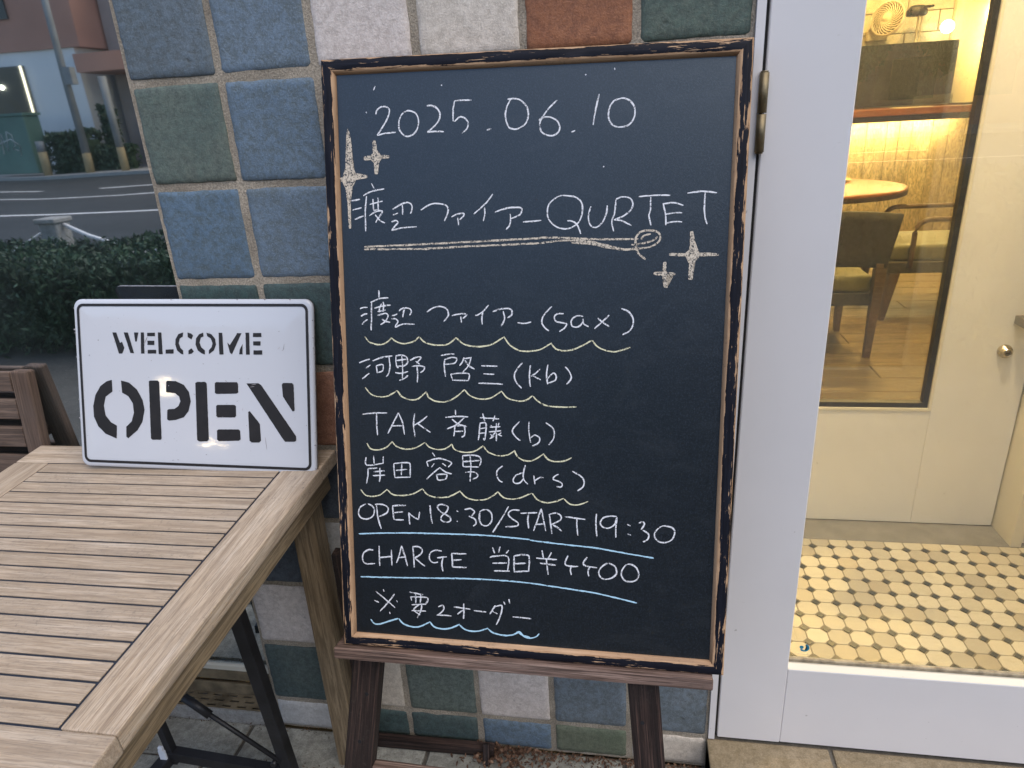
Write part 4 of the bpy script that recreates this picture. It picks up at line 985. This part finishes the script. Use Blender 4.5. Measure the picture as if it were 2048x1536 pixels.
# domed plate: subdivided face with rolled rim
bm = bmesh.new(); outl = rrect(0, SW_, 0, SH_, .016)
def inset(t): return rrect(t, SW_ - t, t, SH_ - t, max(.002, .016 - t))
rings = [(0, .0085), (0, .0045), (.0008, .0022), (.0022, .0008), (.006, .0), (.02, -.0006), (.05, -.0012)]
RV = []
for t, y in rings:
    RV.append([bm.verts.new((x, y, z)) for x, z in inset(t)])
N_ = len(RV[0])
for ri, (a, b) in enumerate(zip(RV, RV[1:])):
    for i in range(N_):
        f = bm.faces.new((a[i], a[(i + 1) % N_], b[(i + 1) % N_], b[i])); f.material_index = 1 if ri == 0 else 0
bm.faces.new(RV[-1]); bm.faces.new(RV[0][::-1]).material_index = 2
mesh_obj('plate', bm, ['enamel', 'chip', 'black_steel'], sg, True)
bm = bmesh.new()
o_, i_ = rrect(.0083, SW_ - .0083, .0083, SH_ - .0083, .0125), rrect(.0132, SW_ - .0132, .0132, SH_ - .0132, .0082)
a = [bm.verts.new((x, -.00095 + .0006 * (abs(x - SW_ / 2) > SW_ / 2 - .02 and 0), z)) for x, z in o_]; b = [bm.verts.new((x, -.00105, z)) for x, z in i_]
for i in range(len(a)): bm.faces.new((a[i], a[(i + 1) % len(a)], b[(i + 1) % len(b)], b[i]))
mesh_obj('border_line', bm, 'ink', sg)
for nm, shapes in (('welcome_letter_piece', WELCOME_SHAPES), ('open_letter_piece', OPEN_SHAPES)):
    for s_ in shapes:
        p = pts_of(s_); bm = bmesh.new(); q = []
        for a, b in zip(p, p[1:] + p[:1]):
            n = max(1, int(math.hypot(b[0] - a[0], b[1] - a[1]) / .0035))
            for k in range(n):
                x, z = a[0] + (b[0] - a[0]) * k / n, a[1] + (b[1] - a[1]) * k / n
                w_ = .00035; v_ = Vector((x * 300, z * 300, 2)); q.append((x + w_ * noise.noise(v_), z + w_ * noise.noise(v_ + Vector((5, 5, 5)))))
        vs = [bm.verts.new((x, -.00165, z)) for x, z in q]; f = bm.faces.new(vs); bm.normal_update()
        if f.normal.y > 0: bmesh.ops.reverse_faces(bm, faces=[f])
        bmesh.ops.triangulate(bm, faces=[f] if f.is_valid else bm.faces[:])
        mesh_obj(nm, bm, 'ink', sg)
# scratches and scuffs
rnd = random.Random(12); bm = bmesh.new()
for (x, z, ln, an, w_) in ((.145, .235, .010, 55, .0016), (.148, .240, .006, 60, .0012), (.412, .228, .010, 80, .0010), (.353, .160, .009, 8, .0008), (.350, .156, .008, 8, .0008), (.300, .165, .005, -60, .001),
                           (.238, .140, .005, -20, .0012), (.188, .155, .0015, 0, .0015), (.083, .233, .0015, 0, .002), (.373, .055, .022, -84, .0009), (.03, .208, .002, 0, .002), (.05, .236, .002, 0, .0016), (.155, .2, .002, 0, .0016), (.402, .225, .006, 40, .0008), (.41, .222, .006, 40, .0008),
                           (.19, .018, .004, 0, .001), (.2, .019, .003, 0, .001), (.3, .125, .004, 50, .0008), (.33, .115, .006, 70, .0006), (.29, .1, .005, 30, .0006)):
    d = (math.cos(R(an)) * ln / 2, math.sin(R(an)) * ln / 2); ribbon(bm, [(x - d[0], z - d[1]), (x, z + .0003), (x + d[0], z + d[1])], w_, -.0017, x * 50)
mesh_obj('scuff_marks', bm, 'chip', sg)
bm = bmesh.new()
for k in range(26):
    t = rnd.random(); side = rnd.choice((0, 1, 2, 3))
    x, z = ((t * SW_, .001), (t * SW_, SH_ - .001), (.001, t * SH_), (SW_ - .001, t * SH_))[side]
    r = rnd.uniform(.0006, .0018); vs = [bm.verts.new((x + r * rnd.uniform(.6, 1.6) * math.cos(a * PI / 3), -.0002 if False else .0006, z + r * rnd.uniform(.6, 1.2) * math.sin(a * PI / 3))) for a in range(6)]; bm.faces.new(vs)
mesh_obj('rim_chips', bm, 'chip', sg)

# ================================================================== slatted teak table
TR_ = (R(3.94), R(-1.13), R(-.91))
tb = thing('slatted_table', 'weathered teak slatted table standing against the shop window', 'table', (.1882, -.1177, .7286), TR_)
tb.scale = (.985, .985, .985)
PIT = .0315; X1 = .0736; XL = -.4935; TH = .027
yb = .098; y_slat0 = .032
n_sl = 0
yf = -PIT * 16
k = -1
edges = [y_slat0] + [-PIT * i for i in range(0, 17)]
for a, b in zip(edges, edges[1:]):
    plank('slat', (XL + .0018, (a + b) / 2, -.009), (-.0022, (a + b) / 2, -.009), (a - b) - .0038, .018, 'teak', tb, bev=.0007)
plank('frame_board', (-.572, (yb + y_slat0) / 2 + .001, -TH / 2), (X1, (yb + y_slat0) / 2 + .001, -TH / 2), yb - y_slat0 - .0015, TH, 'teak', tb, bev=.003)
plank('frame_board', (-.572, yf - .0375, -TH / 2), (X1 + .0015, yf - .0375, -TH / 2), .0735, TH, 'teak', tb, bev=.003)
plank('frame_board', (X1 / 2 + .0005, yf, -TH / 2), (X1 / 2 + .0005, y_slat0 - .0002, -TH / 2), X1 - .001, TH, 'teak', tb, bev=.003)
plank('frame_board', ((XL - .572) / 2, yf, -TH / 2), ((XL - .572) / 2, y_slat0 - .0002, -TH / 2), .572 + XL - .001, TH, 'teak', tb, bev=.003)
# black caulking below the slats, filling the gaps between them
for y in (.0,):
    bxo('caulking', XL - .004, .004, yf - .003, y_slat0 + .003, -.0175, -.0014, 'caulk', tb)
# aprons
plank('apron', (X1 - .028, yf - .05, -.052), (X1 - .028, yb - .015, -.052), .020, .050, 'teak_raw', tb, bev=.003)
plank('apron', (-.556, yf - .05, -.052), (-.556, yb - .015, -.052), .020, .058, 'teak_raw', tb, bev=.003)
plank('apron', (-.54, yb - .018, -.052), (X1 - .030, yb - .018, -.052), .020, .058, 'teak_raw', tb, bev=.003)
plank('apron', (-.54, yf - .05, -.052), (X1 - .030, yf - .05, -.052), .020, .058, 'teak_raw', tb, bev=.003)
tinv = (Matrix.Translation((.1882, -.1177, .7286)) @ Euler(TR_).to_matrix().to_4x4() @ Matrix.Scale(.985, 4)).inverted()
def tleg(x, y, zt=.665, w=.046, d=.046):
    return plank('leg', tinv @ Vector((x, y, .0)), tinv @ Vector((x, y, zt)), w, d, 'teak_raw', tb, up=tinv.to_3x3() @ Vector((0, -1, 0)), bev=.003)
tleg(.203, -.062); tleg(-.345, -.062); tleg(.215, -.640, .63); tleg(-.335, -.640, .63)

# ================================================================== black metal stand below the table
bs = thing('metal_stand', 'black steel stand with a thin diagonal rod below the slatted table', 'stand')
Yb = -.155
def flat(name, a, b, w, t, m='black_steel'): return plank(name, a, b, w, t, m, bs, up=(0, -1, 0), bev=.0015)
flat('post', (.118, Yb, .0), (.066, Yb, .62), .026, .022)
flat('post', (-.195, Yb, .0), (-.150, Yb, .62), .018, .022) if False else None
flat('post', (-.150, Yb, .05), (-.200, Yb, .56), .016, .016)
flat('cross_bar', (-.165, Yb, .075), (.104, Yb, .052), .024, .02)
bm = bmesh.new(); tube(bm, [(-.110, Yb - .006, .268), (.103, Yb - .010, .097)], .0048, 8); mesh_obj('rod', bm, 'black_steel', bs)
bm = bmesh.new(); tube(bm, [(-.080, Yb - .006, .2445), (-.030, Yb - .008, .204)], .0085, 10); mesh_obj('turnbuckle', bm, 'black_steel', bs); bm = bmesh.new(); tube(bm, [(.092, Yb - .022, .0985), (.092, Yb - .008, .0985)], .006, 8); mesh_obj('bolt', bm, 'black_steel', bs)
plank('floor_bar', (-.165, Yb, .060), (-.235, Yb - .34, .030), .026, .022, 'black_steel', bs, bev=.0015)
plank('floor_bar', (.112, Yb - .014, .035), (.125, Yb - .36, .014), .026, .022, 'black_steel', bs, bev=.0015)
M['tape'] = plain('white_tape', (.70, .74, .80), .6, .05, 30, .1)
bm = bmesh.new(); box(bm, -.174, -.158, Yb - .014, Yb - .009, .068, .094, .001); box(bm, -.170, -.160, Yb - .016, Yb - .0095, .094, .106, .001); mesh_obj('tape_wrap', bm, 'tape', bs)

# ================================================================== wooden chair at the window
wc = thing('folding_chair', 'weathered wooden slat-back chair with its back close to the window', 'chair', (-.381, .012, 0))
def cy(z): return (z - .72) * .10 - .003
plank('stile', (-.0215 - .003, cy(.30), .30), (-.0215 + .004, cy(.871), .872), .041, .022, 'teak_chair', wc, up=(0, -1, 0), bev=.006, seg=3)
plank('stile', (-.44, cy(.30), .30), (-.44, cy(.871), .872), .041, .022, 'teak_chair', wc, up=(0, -1, 0), bev=.006, seg=3)
for z0, z1 in ((.828, .868), (.769, .811), (.709, .752), (.648, .690), (.588, .630)):
    zc = (z0 + z1) / 2; plank('slat', (-.4197, cy(zc) + .002, zc), (-.0452, cy(zc) + .002, zc), z1 - z0, .014, 'teak_chair', wc, up=(0, -1, .12), bev=.003)
for k in range(5):
    plank('seat_slat', (-.44, -.03 - .062 * k, .43), (-.02, -.03 - .062 * k, .43), .052, .016, 'teak_chair', wc, bev=.003)
for x in (-.46, -.005):
    plank('leg', (x, .02, .0), (x, -.27, .42), .03, .022, 'teak_chair', wc, up=(0, -1, 0), bev=.003); plank('leg', (x, -.30, .0), (x, -.01, .40), .03, .022, 'teak_chair', wc, up=(0, -1, 0), bev=.003)

# ================================================================== dry leaves
rnd = random.Random(21); bm = bmesh.new()
def leaf(bm, x, y, z, r):
    a = rnd.uniform(0, 6.28); t = rnd.uniform(-.8, .8); u = rnd.uniform(-.6, .6)
    rot = Euler((t, u, a)).to_matrix(); c = Vector((x, y, z + r * .25))
    P = [(-1, 0, 0), (-.4, .42, .12), (.5, .36, .1), (1, 0, 0), (.5, -.36, .1), (-.4, -.42, .12)]
    vs = [bm.verts.new(c + rot @ (Vector(p) * r)) for p in P]; bm.faces.new(vs)
for k in range(900):
    x = rnd.gauss(.53, .045) if k < 330 else rnd.uniform(.50, .945)
    y = -abs(rnd.gauss(0, .030 if k < 330 else .016)) - .004
    if y < -.12: continue
    leaf(bm, x, y, .003 + rnd.random() * (.012 if k < 330 else .004), rnd.uniform(.0022, .0085 if k < 330 else .005))
for k in range(260):
    leaf(bm, rnd.uniform(-.3, .24), rnd.choice((rnd.gauss(.002, .006) - .008, rnd.gauss(-.10, .006))), .001 if True else 0, rnd.uniform(.0012, .003))
s = NT('dry_leaves'); v = s.coord(rnd=False); c = s.ramp(s.noise(v, 120, 2), [(.35, (.05, .028, .018)), (.55, (.14, .075, .045)), (.7, (.26, .17, .11))]); M['dry'] = s.pbr(c, .8, None, .3)
tag(mesh_obj('dry_leaves', bm, 'dry'), 'scattered dry brown leaves and crumbs along the wall base', 'leaf litter', kind='stuff')

# ================================================================== across the street (seen mirrored in the glass)
M['leaf'] = plain('hedge_leaves', (.028, .066, .032), .6, .7, 5, 0)
M['leaf_two'] = plain('shrub_leaves', (.05, .085, .045), .6, .5, 6, 0)
def foliage(name, x0, x1, y0, y1, z0, z1, n, size, m, label, cat, seed):
    rnd = random.Random(seed); bm = bmesh.new()
    for k in range(n):
        f = rnd.random(); x = rnd.uniform(x0, x1); y = rnd.uniform(y0, y1); z = rnd.uniform(z0, z1)
        top = z1 - .16 * (z1 - z0) * (noise.noise(Vector((x * 1.3, y * 2, seed))) + .6)
        face = rnd.random()
        if face < .45: y = (y1 if rnd.random() < .75 else y0) + rnd.gauss(0, .05) + .1 * noise.noise(Vector((x * 2, z * 3, seed)))
        elif face < .85: z = top + rnd.gauss(0, .035)
        z = min(z, top + .05); s_ = size * rnd.uniform(.6, 1.4)
        rot = Euler((rnd.uniform(0, 3), rnd.uniform(0, 3), rnd.uniform(0, 6))).to_matrix(); c = Vector((x, y, z))
        vs = [bm.verts.new(c + rot @ (Vector(p) * s_)) for p in ((-1, 0, 0), (0, .4, .1), (1, 0, 0), (0, -.4, .1))]; bm.faces.new(vs)
    box(bm, x0 + .12, x1 - .12, y0 + .12, y1 - .12, max(z0, 0) + .02, z1 - .22 * (z1 - z0))
    return tag(mesh_obj(name, bm, m), label, cat)
foliage('hedge', -9, -1.4, -3.35, -2.55, .03, .62, 52000, .024, 'leaf', 'clipped green hedge along the kerb opposite the window', 'hedge', 1)
foliage('hedge', 1.6, 9, -3.35, -2.55, .03, .9, 20000, .042, 'leaf', 'clipped green hedge along the kerb opposite the door', 'hedge', 2)
foliage('shrub', -23.2, -21.3, -26.6, -25.6, 0, 1.6, 2500, .12, 'leaf_two', 'round shrub before the white building across the street', 'shrub', 3)
foliage('shrub', -21.2, -19.6, -26.4, -25.8, 0, 1.0, 1600, .10, 'leaf_two', 'low shrub right of the utility pole across the street', 'shrub', 4)
foliage('shrub', -21.3, -20.8, -27.2, -26.7, 0, 2.6, 1500, .12, 'leaf_two', 'slim tall shrub at the corner of the white building', 'shrub', 5)
M['fwhite'] = plain('far_white_wall', (.80, .81, .81), .8, .06, .4, 0)
M['fbrown'] = plain('far_brown_wall', (.50, .27, .20), .8, .12, .4, 0)
M['fgrey'] = plain('far_grey_wall', (.34, .31, .30), .8, .2, .5, 0)
M['fdark'] = plain('far_window_glass', (.035, .04, .04), .2, .3, 1, 0)
M['fbox'] = plain('green_cabinet', (.11, .20, .165), .5, .15, 1, 0)
M['fpost'] = plain('tan_post_base', (.36, .28, .15), .8, .15, 2, 0)
M['fpole'] = plain('grey_pole', (.26, .27, .27), .7, .15, 2, 0)
for i, (x, lb) in enumerate(((7.6, 'broad dark tree across the road facing the door'), (11.6, 'second dark tree across the road facing the door'), (4.0, 'small round tree left of the broad dark tree across the road'))):
    t = thing('tree', lb, 'tree', (x, -25.2, 0)); bm = bmesh.new(); tube(bm, [(0, 0, 0), (.05, 0, 1), (0, .1, 2.6)], [.16, .12, .05], 8); mesh_obj('trunk', bm, 'fpost', t)
    rr = random.Random(40 + i); bm = bmesh.new()
    for k in range(5200):
        d = Vector((rr.gauss(0, 1), rr.gauss(0, 1), rr.gauss(0, 1))).normalized(); rad_ = 1.9 * (.78 + .38 * noise.noise(d * 2.1 + Vector((i * 5, 0, 0)))) * rr.uniform(.7, 1.02)
        c = Vector((d.x * rad_ * 1.05, d.y * rad_, 3.0 + d.z * rad_ * .95)); s_ = rr.uniform(.06, .14); rot = Euler((rr.uniform(0, 3), rr.uniform(0, 3), rr.uniform(0, 6))).to_matrix()
        vs = [bm.verts.new(c + rot @ (Vector(p) * s_)) for p in ((-1, 0, 0), (0, .5, .1), (1, 0, 0), (0, -.5, .1))]; bm.faces.new(vs)
    mesh_obj('crown', bm, 'leaf', t)
b1 = thing('street_building', 'building with white ground floor and brown upper floors across the street', 'building')
bxo('ground_floor', -44, -22.7, -36, -28, 0, 4.95, 'fwhite', b1); bxo('upper_floors', -44, -22.3, -36, -27.9, 4.95, 11, 'fbrown', b1)
for x0, x1, z0, z1 in ((-29, -25.35, 2.5, 4.4), (-34, -30.5, 2.4, 4.4), (-40, -36, 2.4, 4.4)):
    f = bxo('window', x0, x1, -27.99, -27.9, z0, z1, 'fdark', b1)
    bxo('frame_light', x1 - .12, x1 - .03, -27.89, -27.86, z0, z1, emit('lit_frame', (1, .95, .7), 1.2), b1)
for x0 in (-28.2, -33, -38): bxo('window', x0, x0 + 2.9, -27.89, -27.82, 6.2, 8.2, 'fdark', b1)
bm = bmesh.new()
bmesh.ops.create_uvsphere(bm, u_segments=10, v_segments=6, radius=.09, matrix=Matrix.Translation((-26.6, -27.85, 3.6))); tag(mesh_obj('lit_bulb', bm, emit('bulb_glow', (1, .98, .8), 8)), 'bright bulb in the window of the white building', 'lamp')
for (x, y, z, r, lb) in ((-15.4, -25.7, 2.85, .20, 'lit warm street lamp head low beside the green cabinet'), (-17.1, -24.3, 5.3, .15, 'lit warm street lamp head high on the street lamp post')):
    t = thing('street_lamp', lb, 'street lamp', (x, y, 0)); bm = bmesh.new(); tube(bm, [(0, -.4, 0), (0, -.4, z + .3), (0, 0, z + .4)], .05, 8); mesh_obj('post', bm, 'fpole', t)
    bm = bmesh.new(); bmesh.ops.create_uvsphere(bm, u_segments=12, v_segments=8, radius=r, matrix=Matrix.Translation((0, 0, z))); mesh_obj('lamp_head', bm, emit('street_glow', (1, .78, .42), 40), t)
b2 = thing('street_building', 'dim grey building with an overhang beside the white one across the street', 'building')
bxo('walls', -22.2, -9, -38, -29.5, 0, 10, 'fgrey', b2); bxo('overhang', -22.2, -9, -29.5, -27.2, 3.9, 4.6, 'fbrown', b2); bxo('pillar', -19.8, -19.3, -27.8, -27.3, 0, 3.9, 'fwhite', b2); bxo('door_opening', -18.8, -15, -29.49, -29.4, 0, 3.2, 'fdark', b2)
for i, (x0, x1, h, m, lb) in enumerate(((-9, 4, 9, 'fwhite', 'pale three storey building straight across the street'), (4.2, 16, 12, 'fbrown', 'tall brown building across the street'), (16.2, 40, 8, 'fgrey', 'long grey building at the right end of the street'))):
    b = thing('street_building', lb, 'building'); bxo('walls', x0, x1, -38, -28, 0, h, m, b)
    for fl in range(int(h // 3)):
        for wx in range(int((x1 - x0) // 2.6)):
            bxo('window', x0 + .7 + wx * 2.6, x0 + 2.2 + wx * 2.6, -27.99, -27.93, 1 + fl * 3, 2.4 + fl * 3, 'fdark', b)
cb = thing('utility_cabinet', 'green graffiti marked utility cabinet beside the road across the street', 'cabinet', (-24.2, -25.4, 0))
bxo('body', -1.3, .85, -.4, .4, .1, 2.3, 'fbox', cb, .03)
bxo('lid', -1.35, .9, -.45, .45, 2.3, 2.4, 'fbox', cb)
bm = bmesh.new(); tube(bm, [(-.5, .41, .9), (-.4, .41, 1.7), (-.25, .41, 1.0), (-.1, .41, 1.75), (.1, .41, 1.6), (.15, .41, 1.2), (0, .41, 1.1), (.25, .41, 1.0)], .02, 5); tube(bm, [(-.6, .41, 1.3), (.0, .41, 1.45), (.35, .41, 1.2), (.3, .41, .8)], .02, 5); mesh_obj('graffiti', bm, 'line', cb)
up = thing('utility_pole', 'tall leaning grey utility pole with a tan base sleeve', 'pole', (-21.0, -25, 0))
bm = bmesh.new(); tube(bm, [(0, 0, .75), (0, 0, 9)], [.16, .11], 10); mesh_obj('shaft', bm, 'fpole', up); bm = bmesh.new(); tube(bm, [(0, 0, 0), (0, 0, .75)], .17, 10); mesh_obj('sleeve', bm, 'fpost', up); bxo('meter_box', .1, .45, -.1, .2, 3.3, 3.9, 'fpole', up)
for x, h, lb in ((-22.87, 1.3, 'short tan guard post beside the green cabinet'), (-19.3, 3.5, 'thick pale post with tan base right of the utility pole')):
    t = thing('guard_post', lb, 'post', (x, -24.9, 0)); bm = bmesh.new(); tube(bm, [(0, 0, .9), (0, 0, h)], .15, 10); mesh_obj('shaft', bm, 'fpole', t); bm = bmesh.new(); tube(bm, [(0, 0, 0), (0, 0, .9)], .16, 10); mesh_obj('base', bm, 'fpost', t)
bo = thing('bollard', 'square stone bollard with a hanging chain beyond the hedge', 'bollard', (-3.98, -4.0, 0))
bxo('post', -.085, .085, -.085, .085, 0, .66, 'concrete', bo, .01); bxo('cap', -.105, .105, -.105, .105, .66, .70, 'concrete', bo, .008)
bm = bmesh.new(); tube(bm, [(.09, 0, .64), (.3, 0, .54), (.6, 0, .44), (1.1, 0, .38), (1.6, 0, .5), (2, 0, .62)], .018, 5); tube(bm, [(-.09, 0, .6), (-.5, 0, .42), (-1.1, 0, .38), (-1.8, 0, .6)], .012, 5); mesh_obj('chain', bm, 'fwhite', bo)
